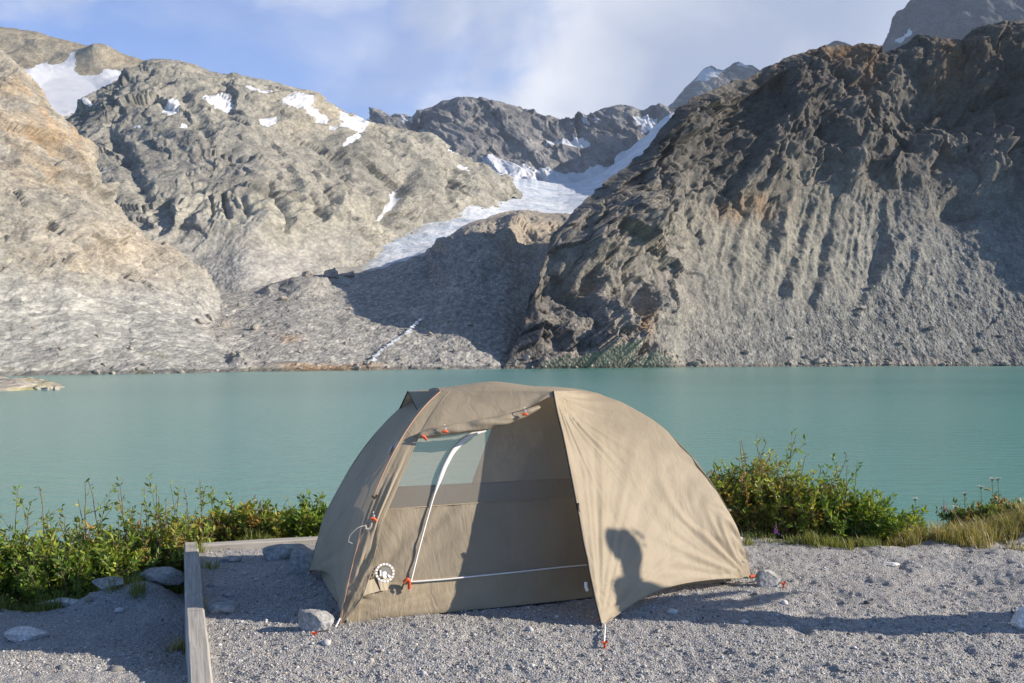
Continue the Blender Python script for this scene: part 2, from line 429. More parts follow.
# --- moraine and rock knoll in the middle
def dB(px, py, x, y, z, v):
    ax = px + 4 * fbm(x / 20, y / 60, z / 20, 3); ay = py + 3 * fbm(x / 20 + 5, y / 60, z / 20, 3)
    kn = np.clip(1.3 * blob(ax, ay, 520, 236, 85, 26) + blob(ax, ay, 425, 262, 45, 14) + 0.45 * blob(ax, ay, 340, 285, 60, 10) + .6 * blob(ax, ay, 480, 270, 60, 20), 0, 1)
    h = 1.0 * fbm(x / 12, y / 25, z / 16, 5) + 0.45 * blocks(x / 2.2, y / 5, z / 3.4) + 0.9 * sstep(.45, .8, fbm(x / 40, y / 60, z / 40, 3)) * blocks(x / 5, y / 9, z / 6)
    h = h + kn * (8 * ridged((x - .2 * z) / 34, y / 120, z / 30, 5, 0.58) + 4.5 * blocks((x + 2 * fbm(x / 12, y / 30, z / 12, 2)) / 17, y / 45, z / 14) + 1.8 * blocks(x / 6, y / 16, z / 5))
    oc_ = blob(ax, ay, 182, 333, 34, 13)
    h = h + oc_ * (6 + 5 * ridged(x / 9, y / 14, z / 5, 4)) + 7 * blob(ax, ay, 318, 284, 26, 8) + 4 * pline(ax, ay, [(140, 345), (165, 325), (200, 318)], 6)
    h = h + 3 * blob(ax, ay, 238, 362, 12, 7) * (1 + ridged(x / 6, y / 9, z / 4, 3)) + 3.0 * blob(px, py, 440, 300, 60, 14) * fbm(x / 25, y / 50, z / 25, 3)
    h = h + 3 * blob(px, py, 490, 285, 50, 30) * ridged((x - .4 * z) / 22, y / 90, z / 50, 4)
    for pts, wd, am in (([(362, 262), (415, 256), (455, 252)], 4, 7), ([(425, 250), (440, 275)], 5, 5), ([(520, 215), (500, 250), (480, 275)], 8, 8), ([(270, 290), (305, 276), (345, 274)], 4, 5)):
        h = h + am * pline(ax, ay, pts, wd)
    return h * sstep(0, 0.03, v) * (0.25 + 0.75 * sstep(1.0, 0.9, v))
def cB(px, py, x, y, z):
    n = np.clip(fbm(x / 25, y / 25, z / 25, 4) * 0.5 + 0.5, 0, 1)
    c = lerp((0.245, 0.24, 0.225), (0.335, 0.325, 0.30), n)
    c = lerp(c, (0.31, 0.265, 0.205), np.clip(blob(px, py, 540, 235, 80, 35), 0, 1) * 0.8)
    c = lerp(c, (0.22, 0.20, 0.175), np.clip(blob(px, py, 180, 328, 34, 14), 0, 1) * 0.7)
    c = lerp(c, (0.30, 0.20, 0.11), np.clip(sstep(362, 368.5, py) * (blob(px, py, 340, 369, 45, 8) + blob(px, py, 300, 368, 20, 8) * .6), 0, 1) * 0.8)
    c = lerp(c, (0.17, 0.20, 0.055), np.clip(sstep(368.5, 371.5, py) * blob(px, py, 190, 373, 60, 8), 0, 1) * 0.8)
    c = lerp(c, (0.42, 0.30, 0.19), np.clip(blob(px, py, 287, 336, 12, 7) * 0.6, 0, 1))
    return c
crB = [(60, 335), (100, 320), (150, 310), (200, 300), (240, 291), (270, 285), (300, 276), (330, 277), (370, 271), (400, 262), (425, 255), (443, 246), (452, 233), (462, 226), (480, 220), (500, 213), (520, 211), (545, 212), (560, 214), (600, 216), (660, 230)]
oB, PB, PXB, PYB = sheet('moraine', 60, 660, crB,
    [(60, 205), (130, 214), (300, 246), (420, 285), (505, 310), (550, 385), (660, 500)],
    [(60, 330), (200, 420), (300, 500), (400, 600), (450, 660), (520, 770), (660, 780)],
    gpow=1.2, step=0.85, nv=280, disp=dB, color=cB, scree=lambda px, py: np.clip(1 - blob(px, py, 540, 232, 80, 30) - blob(px, py, 315, 284, 25, 10), 0, 1), mat=M_scree, back=45, seed=40)

# --- left middle mountain
def dC(px, py, x, y, z, v):
    jx_ = 4 * fbm(x / 45, y / 90, z / 45, 3); ax = px + jx_; ay = py + 3 * fbm(x / 45 + 9, y / 90, z / 45, 3)
    fan = sstep(0.15, 0.9, np.clip(blob(px, py, 255, 277, 100, 34) * 1.6, 0, 1)); rock = 1 - 0.95 * fan
    wx = fbm(x / 120, y / 120, z / 120, 3) * 30
    s_ = x - 0.18 * z + wx
    big = ridged(s_ / 130, y / 400, z / 150, 4)
    med = ridged(s_ / 40, y / 150, z / 62, 5, 0.58)
    fin = ridged(x / 13, y / 40, z / 14, 4, 0.62)
    led = ridged(x / 120, y / 120, (z + .25 * x + wx) / 26, 4, .55)
    h = rock * (17 * big + 6 * med + 1.2 * fin + 3 * led + 8 * blocks((s_ + 5 * fbm(x / 30, y / 60, z / 30, 3)) / 46, y / 120, z / 50) + 4.0 * blocks((s_ + 2 * fbm(x / 12, y / 30, z / 12, 2)) / 17, y / 50, (z + .2 * x) / 17) + 1.6 * blocks(x / 7, y / 22, z / 7)) + 1.0 * fbm(x / 8, y / 80, z / 8, 4)
    g_ = x + 0.22 * z + 6 * fbm(x / 60, y / 60, z / 60, 2)
    gul = ridged(g_ / 17, y / 600, z / 420, 3, .5)
    h = h + 9 * gul * np.clip(1.2 * blob(px, py, 265, 224, 120, 24), 0, 1)
    for pts, wd, am in (([(262, 190), (270, 215), (277, 236)], 4, 12), ([(222, 205), (229, 232)], 3, 8), ([(240, 208), (246, 230)], 3, 7), ([(298, 205), (312, 232)], 3, 8), ([(318, 200), (335, 228)], 3.5, 8), ([(208, 210), (212, 230)], 3, 6), ([(395, 190), (385, 212), (374, 226)], 6, 10), ([(330, 160), (352, 200)], 5, 7), ([(180, 110), (205, 160)], 6, 7), ([(445, 175), (440, 205)], 5, 7), ([(120, 150), (150, 210)], 7, 8)):
        h = h - am * pline(ax, ay, pts, wd)
    h = h + 14 * blob(ax, ay, 420, 190, 26, 26) + 9 * blob(ax, ay, 470, 190, 20, 16) + 10 * pline(ax, ay, [(92, 112), (140, 72), (185, 68)], 9) + 9 * blob(ax, ay, 310, 108, 20, 9) + 8 * blob(ax, ay, 345, 165, 22, 22)
    return h * (0.35 + 0.65 * sstep(1, 0.93, v)) * sstep(0, .06, v)
def cC(px, py, x, y, z):
    n = np.clip(fbm(x / 60, y / 60, z / 60, 5) * 0.6 + 0.5, 0, 1)
    c = lerp((0.19, 0.182, 0.155), (0.35, 0.327, 0.27), n)
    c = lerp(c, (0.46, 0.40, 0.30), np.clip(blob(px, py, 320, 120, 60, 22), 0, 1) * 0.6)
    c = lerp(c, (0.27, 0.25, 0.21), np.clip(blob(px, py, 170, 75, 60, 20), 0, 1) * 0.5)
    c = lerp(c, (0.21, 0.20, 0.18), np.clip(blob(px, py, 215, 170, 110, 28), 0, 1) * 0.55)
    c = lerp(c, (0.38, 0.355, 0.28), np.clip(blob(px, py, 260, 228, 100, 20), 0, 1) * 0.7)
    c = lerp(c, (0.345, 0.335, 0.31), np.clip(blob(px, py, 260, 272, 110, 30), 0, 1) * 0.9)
    return c * np.array([0.965, 0.99, 1.03])
def sC(px, py, x, y, z):
    s = np.zeros_like(px)
    for (a, b, rx, ry, rot) in ((169, 118, 7, 4, -30), (215, 113, 18, 4.5, 5), (249, 105, 13, 4, 10), (287, 115, 15, 9, 0), (308, 125, 16, 6, 8), (349, 130, 15, 9, -25), (341, 122, 6, 7, 0),
                                (263, 130, 8, 3, 0), (141, 137, 3, 2, 0), (181, 140, 4, 2.5, 0), (443, 151, 11, 3.5, 55), (458, 174, 6, 4, 40), (383, 208, 4, 18, 35), (340, 152, 6, 3, -30),
                                (325, 138, 5, 3, 0), (97, 118, 4, 2, 20)):
        s = np.maximum(s, 1.35 * np.exp(-0.75 * ((((px - a) * math.cos(math.radians(rot)) + (py - b) * math.sin(math.radians(rot))) / rx) ** 2 + ((-(px - a) * math.sin(math.radians(rot)) + (py - b) * math.cos(math.radians(rot))) / ry) ** 2)))
    return s * 0.8
crC = [(0, 250), (40, 200), (60, 140), (75, 117), (100, 97), (120, 86), (130, 76), (145, 68), (160, 63), (180, 66), (200, 70), (218, 77), (235, 76), (250, 80), (270, 85), (285, 90), (300, 95), (318, 104), (330, 107), (345, 115), (370, 126), (385, 127), (400, 131), (420, 139), (440, 150), (470, 165), (490, 174), (505, 179), (514, 186), (520, 195)]
oC, PC, PXC, PYC = sheet('mountain', 0, 520, crC,
    [(0, 480), (250, 520), (340, 640), (372, 765), (400, 855), (440, 955), (481, 1080), (502, 1235), (520, 1310)], [(0, 720), (60, 820), (165, 950), (345, 1080), (440, 1200), (490, 1290), (520, 1360)],
    foot=[(0, 345), (150, 322), (250, 305), (340, 297), (372, 264), (400, 250), (440, 234), (481, 219), (502, 207), (513, 196), (520, 200)],
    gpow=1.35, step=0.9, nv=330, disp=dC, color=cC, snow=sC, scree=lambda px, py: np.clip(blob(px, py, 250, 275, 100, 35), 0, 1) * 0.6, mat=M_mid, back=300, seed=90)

# --- near left slope with ochre slabs
def dD(px, py, x, y, z, v):
    low = sstep(270, 330, py)
    wx = fbm(x / 50, y / 50, z / 50, 3) * 12
    # inclined slabs
    q = (z * 0.9 + x * 0.42 + wx * 0.5)
    slab = ridged(x / 80, y / 160, q / 13, 4, 0.55)
    med = ridged((x + wx) / 20, y / 60, q / 9, 5, 0.58)
    h = (1 - 0.85 * low) * ((6 + 5 * blob(px, py, 90, 240, 110, 40)) * slab + 3 * med + 4.0 * blocks((x + wx) / 26, y / 60, q / 9) + 1.9 * blocks((x + .5 * wx) / 8, y / 20, q / 3.6) + 0.7 * blocks(x / 3, y / 8, q / 1.8) + 0.3 * ridged(x / 6, y / 6, z / 5, 3) + 0.7 * ridged(x / 2.2, y / 2.2, z / 2, 2)) + low * (0.55 * fbm(x / 5, y / 11, z / 9, 4) + 0.28 * blocks(x / 1.6, y / 3.2, z / 2.4))
    return h * sstep(0, 0.03, v) * (0.5 + 0.5 * sstep(1, 0.94, v))
def cD(px, py, x, y, z):
    n = np.clip(fbm(x / 22, y / 22, (z + 0.4 * x) / 12, 5) * 0.6 + 0.5, 0, 1)
    c = lerp((0.205, 0.19, 0.16), (0.38, 0.342, 0.28), n)
    m = np.clip(blob(px, py, 30, 120, 55, 40) + 0.7 * blob(px, py, 60, 135, 22, 14) + 0.5 * blob(px, py, 40, 180, 40, 25), 0, 1)
    m2 = np.clip(fbm(x / 14 + 9, y / 14, z / 14, 4) + 0.45, 0, 1)
    c = lerp(c, (0.44, 0.26, 0.105), m * m2 * 0.5)
    c = lerp(c, (0.305, 0.295, 0.268), sstep(255, 310, py) * 0.85)
    c = lerp(c, (0.43, 0.35, 0.26), np.clip(blob(px, py, 120, 255, 70, 25), 0, 1) * 0.6)
    g = np.clip(sstep(345, 372, py) * (fbm(x / 9 + 4, y / 9, z / 9, 4) * 1.6 - 0.35), 0, 1)
    c = lerp(c, (0.17, 0.15, 0.06), g * 0.5)
    return c * np.array([0.94, 0.98, 1.03])
crD = [(-260, 60), (-150, 10), (-80, 20), (-30, 35), (0, 50), (12, 60), (20, 70), (33, 88), (45, 105), (58, 118), (70, 130), (80, 155), (90, 180), (105, 202), (120, 220), (140, 236), (160, 250), (178, 266), (192, 273), (208, 290), (225, 306), (245, 333), (260, 358), (268, 378), (285, 390)]
oD, PD, PXD, PYD = sheet('mountain', -260, 285, crD,
    [(-260, 120), (-120, 150), (0, 188), (150, 212), (285, 236)], [(-260, 380), (-80, 430), (0, 425), (90, 405), (160, 405), (200, 428), (225, 432), (250, 385), (275, 262), (285, 240)],
    gpow=1.2, step=0.9, nv=340, disp=dD, color=cD, scree=lambda px, py: sstep(265, 320, py) * 0.9, mat=M_scree, back=200, seed=150)

# --- ridge with the snowfield, far left
def dE(px, py, x, y, z, v):
    return (16 * ridged(x / 190, y / 240, z / 140, 4) + 8 * ridged(x / 55, y / 60, z / 45, 4)) * (0.3 + 0.7 * sstep(1, 0.9, v)) * (1 - 0.97 * np.clip(1.6 * blob(px, py, 68, 92, 42, 22), 0, 1)) + 26 * blob(px, py, 100, 64, 22, 7)
def sE(px, py, x, y, z):
    poly = [(20, 72), (32, 73), (40, 67), (47, 64), (52, 68), (60, 67), (68, 64), (75, 61), (77, 66), (76, 72), (80, 77), (100, 76), (131, 73), (120, 82), (106, 91), (92, 101), (80, 110), (66, 122), (30, 125)]
    return inpoly(px, py, poly) * 1.0
crE = [(-260, 10), (-120, 18), (0, 28), (25, 31), (50, 38), (75, 44), (100, 50), (125, 56), (150, 63), (180, 72), (220, 95), (260, 130)]
sheet('mountain', -260, 260, crE, [(-260, 1050), (260, 1100)], [(-260, 1500), (260, 1500)], foot=[(-260, 170), (260, 170)], gpow=1.2, step=1.1, nv=150,
      disp=dE, color=lambda px, py, x, y, z: lerp((0.23, 0.20, 0.155), (0.36, 0.32, 0.24), np.clip(fbm(x / 70, y / 70, z / 70, 4) * .6 + .5, 0, 1)), snow=sE, mat=M_mid, back=300, seed=210)

# --- peaks at the head of the valley
def dF(px, py, x, y, z, v):
    wx = fbm(x / 200, y / 200, z / 200, 3) * 40
    return (40 * ridged((x + wx + .3 * z) / 240, y / 600, z / 420, 4) + 20 * ridged((x + wx + 0.5 * z) / 70, y / 300, z / 160, 5, .6) + 20 * blocks((x + .5 * z) / 75, y / 200, z / 130) + 8 * blocks((x + .4 * z) / 28, y / 90, z / 45)) * (0.25 + 0.75 * sstep(1, 0.9, v))
def sF(px, py, x, y, z):
    s = np.zeros_like(px)
    for poly in ([(540, 141), (552, 146), (566, 148), (582, 144), (592, 150), (586, 154), (570, 155), (555, 152), (545, 149)], [(630, 128), (655, 130), (655, 140), (640, 142), (634, 136)],
                 [(585, 130), (592, 129), (592, 133), (586, 133)], [(596, 128), (601, 127), (601, 132)], [(402, 128), (414, 124), (416, 131), (405, 136)], [(480, 168), (500, 172), (530, 178), (600, 178), (620, 165), (640, 160), (640, 200), (480, 200)]):
        s = np.maximum(s, inpoly(px, py, poly) * 1.0)
    return s
crF = [(340, 140), (360, 128), (380, 119), (395, 115), (406, 116), (413, 121), (425, 112), (437, 106), (441, 103), (452, 101), (458, 97), (466, 97), (475, 99), (485, 101), (505, 105), (525, 112), (545, 118), (560, 121), (575, 121), (590, 118), (598, 113), (607, 110), (614, 107), (620, 105), (632, 109), (640, 112), (652, 113), (662, 115), (675, 110), (700, 112), (740, 130)]
sheet('mountain', 340, 740, crF, [(340, 1750), (740, 1750)], [(340, 2150), (740, 2150)], foot=[(340, 215), (740, 215)], gpow=1.3, step=0.9, nv=150,
      disp=dF, color=lambda px, py, x, y, z: lerp((0.145, 0.146, 0.152), (0.27, 0.262, 0.255), np.clip(fbm(x / 90, y / 90, z / 140, 5) * .6 + .5, 0, 1)), snow=sF, mat=M_far, back=500, seed=300)

# --- dark-tinted peak behind the right mountain and two small snow peaks
sheet('mountain', 820, 1300, [(820, 90), (850, 72), (872, 58), (880, 49), (888, 38), (896, 22), (906, 10), (915, -2), (930, -20), (950, -45), (1000, -80), (1100, -110), (1300, -60)],
      [(820, 2500), (1300, 2300)], [(820, 2900), (1300, 2800)], foot=[(820, 110), (1300, 110)], gpow=1.2, step=1.0, nv=170,
      disp=lambda px, py, x, y, z, v: (40 * ridged((x + .5 * z) / 260, y / 500, z / 500, 4) + 18 * ridged((x + .5 * z) / 70, y / 140, z / 160, 5, .58)) * (0.25 + 0.75 * sstep(1, 0.9, v)),
      color=lambda px, py, x, y, z: lerp((0.065, 0.075, 0.092), (0.115, 0.122, 0.138), np.clip(fbm(x / 90, y / 90, z / 140, 5) * .6 + .5, 0, 1)),  # the peak's shade and blue haze are painted into this dark tint
      snow=lambda px, py, x, y, z: inpoly(px, py, [(898, 47), (906, 40), (916, 34), (917, 38), (908, 45)]) * 1.0, mat=M_far, back=500, seed=360)
sheet('mountain', 640, 800, [(640, 145), (655, 125), (668, 108), (680, 99), (688, 86), (698, 76), (705, 68), (711, 65), (716, 69), (721, 72), (730, 66), (739, 62), (746, 66), (752, 66), (762, 74), (780, 85), (800, 100)],
      [(640, 2500), (800, 2500)], [(640, 2850), (800, 2850)], foot=[(640, 150), (800, 150)], gpow=1.2, step=0.9, nv=90,
      disp=lambda px, py, x, y, z, v: (20 * ridged((x + .5 * z) / 160, y / 300, z / 300, 4) + 12 * ridged((x + .5 * z) / 60, y / 140, z / 160, 5, .58)) * (0.25 + 0.75 * sstep(1, 0.9, v)),
      color=lambda px, py, x, y, z: lerp((0.17, 0.17, 0.175), (0.26, 0.255, 0.25), np.clip(fbm(x / 90, y / 90, z / 140, 5) * .6 + .5, 0, 1)),
      snow=lambda px, py, x, y, z: np.maximum(inpoly(px, py, [(695, 84), (703, 70), (710, 66), (716, 71), (726, 72), (718, 79), (706, 84)]), inpoly(px, py, [(735, 66), (740, 63), (748, 68), (752, 72), (745, 70)])) * 1.0, mat=M_far, back=400, seed=400)
sheet('mountain', 790, 900, [(790, 75), (815, 52), (828, 45), (838, 41), (848, 44), (858, 49), (866, 45), (873, 43), (880, 46), (900, 70)],
      [(790, 2500), (900, 2500)], [(790, 2850), (900, 2850)], foot=[(790, 110), (900, 110)], gpow=1.2, step=0.9, nv=60,
      disp=lambda px, py, x, y, z, v: 14 * ridged((x + .5 * z) / 90, y / 300, z / 300, 4) * (0.25 + 0.75 * sstep(1, 0.9, v)),
      color=lambda px, py, x, y, z: lerp((0.15, 0.15, 0.155), (0.21, 0.205, 0.20), np.clip(fbm(x / 90, y / 90, z / 140, 5) * .6 + .5, 0, 1)), mat=M_far, back=400, seed=440)

# --- glacier
def glacier_material():
    m, t, b = newmat('glacier_ice'); oc = objco(t)
    n = noise(t, mapping(t, oc, (0.016, 0.020, 0.03)), 1.0, 8, 0.6, 1.2)
    n2 = noise(t, oc, 0.09, 8, 0.65)
    a = t.nodes.new('ShaderNodeAttribute'); a.attribute_name = 'snow'
    c = mixc(t, maprange(t, n, 0.35, 0.65), (0.45, 0.51, 0.59), (0.70, 0.72, 0.75))
    c = mixc(t, maprange(t, n2, 0.56, 0.72), c, (0.40, 0.43, 0.47))
    c = mixc(t, a.outputs['Fac'], c, (0.27, 0.26, 0.24))
    t.links.new(c, b.inputs['Base Color']); b.inputs['Roughness'].default_value = 0.7; b.inputs['Specular IOR Level'].default_value = 0.3
    t.links.new(bump(t, mathn(t, 'ADD', n2, n), 0.6, 4.0), b.inputs['Normal'])
    return m
sheet('glacier', 335, 690, [(335, 268), (370, 252), (400, 228), (430, 200), (460, 180), (485, 172), (500, 174), (520, 178), (550, 183), (575, 183), (595, 178), (612, 166), (630, 150), (648, 133), (665, 116), (690, 110)],
      [(335, 640), (400, 700), (470, 780), (560, 820), (690, 840)], [(335, 680), (400, 900), (460, 1300), (500, 1650), (600, 1800), (690, 1950)],
      foot=[(335, 285), (400, 270), (470, 245), (560, 235), (690, 230)], gpow=0.8, lin=0.0, step=1.0, nv=170,
      disp=lambda px, py, x, y, z, v: 3.0 * fbm(x / 60, y / 90, z / 60, 4) + 1.2 * ridged(x / 14, y / 22, z / 14, 3),
      color=lambda px, py, x, y, z: np.full(px.shape + (3,), .7),
      snow=lambda px, py, x, y, z: np.clip(sstep(385, 355, px) + 0.75 * sstep(6, 0, np.abs(py - (252 - (px - 340) * 0.27))) * sstep(470, 380, px), 0, 1), mat=glacier_material(), back=150, seed=500)

# --- meltwater stream on the moraine
def surf_at(P, PX, PY, px, py):
    i = np.argmin(np.abs(PX[0] - px)); j = np.argmin(np.abs(PY[:, i] - py)); return P[j, i]
def tube(pts, r, n=6, close=True):
    pts = np.asarray(pts, float); m = len(pts)
    r = np.full(m, r) if np.isscalar(r) else np.asarray(r, float)
    tg = np.gradient(pts, axis=0); tg /= np.linalg.norm(tg, axis=1, keepdims=True) + 1e-12
    up = np.array([0.13, 0.21, 0.97]); V = []
    a = np.cross(tg, up); l = np.linalg.norm(a, axis=1, keepdims=True); a = np.where(l > 1e-3, a / np.maximum(l, 1e-9), [1, 0, 0]); b = np.cross(tg, a)
    ang = np.linspace(0, 2 * np.pi, n, endpoint=False)
    V = pts[:, None, :] + r[:, None, None] * (np.cos(ang)[None, :, None] * a[:, None, :] + np.sin(ang)[None, :, None] * b[:, None, :])
    Fc = grid_faces(m, n, True)
    return V.reshape(-1, 3), Fc
class MB:
    """collects quads/tris and links them as one mesh"""
    def __init__(self): self.v = []; self.f = []; self.n = 0
    def add(self, V, Fc):
        V = np.asarray(V, float).reshape(-1, 3); self.v.append(V)
        for q in np.asarray(Fc): self.f.append([int(i) + self.n for i in q])
        self.n += len(V); return self
    def tube(self, pts, r, n=6): return self.add(*tube(pts, r, n))
    def build(self, name, mat, parent=None, smooth=True):
        me = bpy.data.meshes.new(name); me.from_pydata(np.concatenate(self.v).tolist(), [], self.f); me.update()
        return link(me, name, mat, parent, smooth)
pts = [(423, 322), (418, 325), (414, 329), (411, 333), (408, 337), (402, 340), (397, 344), (391, 348), (386, 352), (380, 357), (376, 362), (374, 367)]
L_, R_ = [], []
for k in range(len(pts) * 6 - 5):
    a = k / 6; i = min(int(a), len(pts) - 2); f = a - i
    px = pts[i][0] * (1 - f) + pts[i + 1][0] * f + 1.2 * math.sin(k * 1.7); py = pts[i][1] * (1 - f) + pts[i + 1][1] * f
    w = 1.5 + 0.7 * math.sin(k * 0.9) + 0.5 * math.sin(k * 2.3)
    p0 = surf_at(PB, PXB, PYB, px - w, py) + np.array([0, -1.2, 1.5]); p1 = surf_at(PB, PXB, PYB, px + w, py) + np.array([0, -1.2, 1.5])
    L_.append(p0); R_.append(p1)
V = np.array(L_ + R_); n_ = len(L_)
Fc = [(i, i + 1, n_ + i + 1, n_ + i) for i in range(n_ - 1)]
M_stream = simple('white_water', (0.55, 0.60, 0.64), 0.25, 0.5, 0.8, 0.35)
o = MB().add(V, Fc).build('stream', M_stream); tag(o, kind='structure')

# ------------------------------------------------------------------ lake
def water_material():
    m, t, b = newmat('glacial_water'); oc = objco(t)
    n0 = noise(t, mapping(t, oc, (0.010, 0.022, 1)), 1.0, 4, 0.5)
    t.links.new(mixc(t, maprange(t, n0, 0.35, 0.65), (0.088, 0.255, 0.224), (0.112, 0.292, 0.254)), b.inputs['Base Color'])
    b.inputs['Roughness'].default_value = 0.20; b.inputs['IOR'].default_value = 1.33
    b.inputs['Specular IOR Level'].default_value = 0.5
    n1 = noise(t, mapping(t, oc, (0.7, 1.9, 1), rot=(0, 0, 0.25)), 1.0, 5, 0.6, 0.4)
    n2 = noise(t, mapping(t, oc, (3.0, 7.5, 1), rot=(0, 0, -0.15)), 1.0, 3, 0.55)
    h = mathn(t, 'ADD', n1, mathn(t, 'MULTIPLY', n2, 0.32))
    t.links.new(bump(t, h, 0.5, 0.17), b.inputs['Normal'])
    return m
WZ = -2.35
me = raw_mesh('lake', np.array([[-3000, -1500, WZ], [3000, -1500, WZ], [3000, 3500, WZ], [-3000, 3500, WZ]]), [0, 1, 2, 3], 4)
tag(link(me, 'lake', water_material(), smooth=False), kind='structure')

# ------------------------------------------------------------------ near ground
BA = np.array([-1.146, 3.52]); BB = np.array([-1.985, 6.02])       # outer top edge of the side board
bdir = (BB - BA) / np.linalg.norm(BB - BA); bnor = np.array([bdir[1], -bdir[0]])   # towards the pad
rimf = interp([(-40, 5.0), (-14, 5.1), (-6, 5.25), (-2.6, 5.35), (-2.0, 5.75), (-1.9, 6.15), (-0.5, 6.35), (0.6, 6.55), (1.5, 6.52), (1.95, 6.0), (2.3, 6.08), (2.65, 6.3), (3.2, 6.6), (3.6, 6.75), (6, 6.9), (14, 7.4), (40, 8)])
def ground_z(x, y, fine=True):
    side = (x - BA[0]) * bnor[0] + (y - BA[1]) * bnor[1]            # >0 on the pad side
    low = sstep(0.075, 0.03, side)
    rim = rimf(x) + 0.05 * fbm(x * 1.3, y * 0 + 2, y * 0, 3)
    u = y - rim
    z = -(0.03 + 0.20 * sstep(3.5, 4.9, y)) * low - 0.02 * sstep(2, 5, np.abs(x))
    z = z - np.where(u > 0, np.where(low > 0.5, 0.30, 0.22) * np.clip(u, 0, 1.5) + 0.62 * np.clip(u - 0.8, 0, 7) , 0)
    # hummocks at the edge of the lower ground, bumps elsewhere
    for (a, b, r, h) in ((-2.03, 5.50, 0.17, 0.14), (-2.26, 5.40, 0.13, 0.09), (-1.78, 5.25, 0.25, 0.06), (-2.9, 5.4, 0.3, 0.05)):
        z = z + low * h * np.exp(-((x - a) ** 2 + (y - b) ** 2) / r ** 2)
    z = z + 0.022 * fbm(x * 0.9, y * 0.9, x * 0, 3) + sstep(1.4, 2.2, x) * 0.03 * fbm(x * 1.9 + 5, y * 1.9, x * 0, 3)
    foot = fbm(x * 5.5, y * 5.5, x * 0 + 1.5, 3)
    z = z - 0.014 * sstep(0.15, 0.75, foot) * (0.45 + 0.55 * sstep(-0.3, 1.5, x + 0.6 * (4.6 - y)))
    z = z + 0.10 * sstep(6.2, 6.9, y) * sstep(2.9, 3.6, x) * sstep(0.6, -0.2, u)
    if fine: z = z + 0.007 * fbm(x * 22, y * 22, x * 0, 3)
    return z
pxs = np.concatenate([np.arange(-2600, -150, 30), np.arange(-150, 1180, 1.5), np.arange(1180, 3600, 30)])
ds = []; d = 14.0
while d > 0.5:
    ds.append(d); d -= min(0.25, max(0.006, d * d / (EYE * F) * 0.8))
ds = np.array(ds)
PX, D = np.meshgrid(pxs, ds)
X = (PX - 512) / F * D; Y = D
P = np.stack([X, Y, ground_z(X, Y)], -1)
side = (X - BA[0]) * bnor[0] + (Y - BA[1]) * bnor[1]
u = Y - rimf(X)
soil = sstep(-0.05, 0.25, u + 0.08 * fbm(X * 4, Y * 4, X * 0, 3))
def gravel_material():
    m, t, b = newmat('crushed_gravel'); oc = objco(t)
    so_ = t.nodes.new('ShaderNodeAttribute'); so_.attribute_name = 'soil'
    vo = t.nodes.new('ShaderNodeTexVoronoi'); vo.inputs['Scale'].default_value = 120; t.links.new(oc, vo.inputs['Vector'])
    vo2 = t.nodes.new('ShaderNodeTexVoronoi'); vo2.inputs['Scale'].default_value = 260; t.links.new(oc, vo2.inputs['Vector'])
    s1 = t.nodes.new('ShaderNodeSeparateColor'); t.links.new(vo.outputs['Color'], s1.inputs[0])
    s2 = t.nodes.new('ShaderNodeSeparateColor'); t.links.new(vo2.outputs['Color'], s2.inputs[0])
    n = noise(t, oc, 1.7, 6, 0.6)
    k = mathn(t, 'ADD', mathn(t, 'MULTIPLY', s1.outputs[0], 0.6), mathn(t, 'MULTIPLY', s2.outputs[0], 0.4))
    c = mixc(t, k, (0.22, 0.219, 0.219), (0.56, 0.553, 0.542))
    c = mixc(t, maprange(t, s1.outputs[1], 0.86, 0.95), c, (0.44, 0.38, 0.31))
    c = mixc(t, 1.0, c, mixc(t, maprange(t, n, 0.3, 0.7), (0.86, 0.86, 0.88), (1.06, 1.05, 1.03)), 'MULTIPLY')
    c = mixc(t, so_.outputs['Fac'], c, mixc(t, n, (0.10, 0.085, 0.06), (0.22, 0.19, 0.14)))
    t.links.new(c, b.inputs['Base Color']); b.inputs['Roughness'].default_value = 0.93; b.inputs['Specular IOR Level'].default_value = 0.2
    h = mathn(t, 'ADD', mathn(t, 'MULTIPLY', vo.outputs['Distance'], -0.8), mathn(t, 'MULTIPLY', vo2.outputs['Distance'], -0.35))
    t.links.new(bump(t, h, 1.0, 0.011), b.inputs['Normal'])
    return m
me = raw_mesh('ground', P.reshape(-1, 3), grid_faces(*PX.shape), 4)
attr_float(me, 'soil', soil)
tag(link(me, 'ground', gravel_material()), kind='structure')

# gravel stones (far more than could be counted): one object
ico_v = np.array([(0, 0, 1), (.94, 0, .33), (-.2, .9, .35), (-.75, -.6, .3), (.3, -.9, .3), (.75, .55, -.3), (-.7, .65, -.35), (-.5, -.75, -.4), (.65, -.6, -.35), (0, 0, -.8)])
ico_f = np.array([(0, 1, 2), (0, 2, 3), (0, 3, 4), (0, 4, 1), (1, 5, 2), (2, 6, 3), (3, 7, 4), (4, 8, 1), (5, 6, 2), (6, 7, 3), (7, 8, 4), (8, 5, 1), (9, 6, 5), (9, 7, 6), (9, 8, 7), (9, 5, 8)])
NP_ = 60000
qx = RNG.uniform(-60, 1090, NP_); qy = RNG.uniform(525, 720, NP_)
dd = EYE * F / (qy - HY); gx = (qx - 512) / F * dd; gy = dd + 0
sd = (gx - BA[0]) * bnor[0] + (gy - BA[1]) * bnor[1]
lowm = sd < 0
dd = np.where(lowm, 1.4 * F / (np.maximum(qy, 590) - HY), dd); gx = (qx - 512) / F * dd; gy = dd
sd = (gx - BA[0]) * bnor[0] + (gy - BA[1]) * bnor[1]
keep = ((sd < -0.02) | (sd > 0.12)) & (gy < rimf(gx) + 0.15)
gx, gy = gx[keep], gy[keep]; n_ = len(gx)
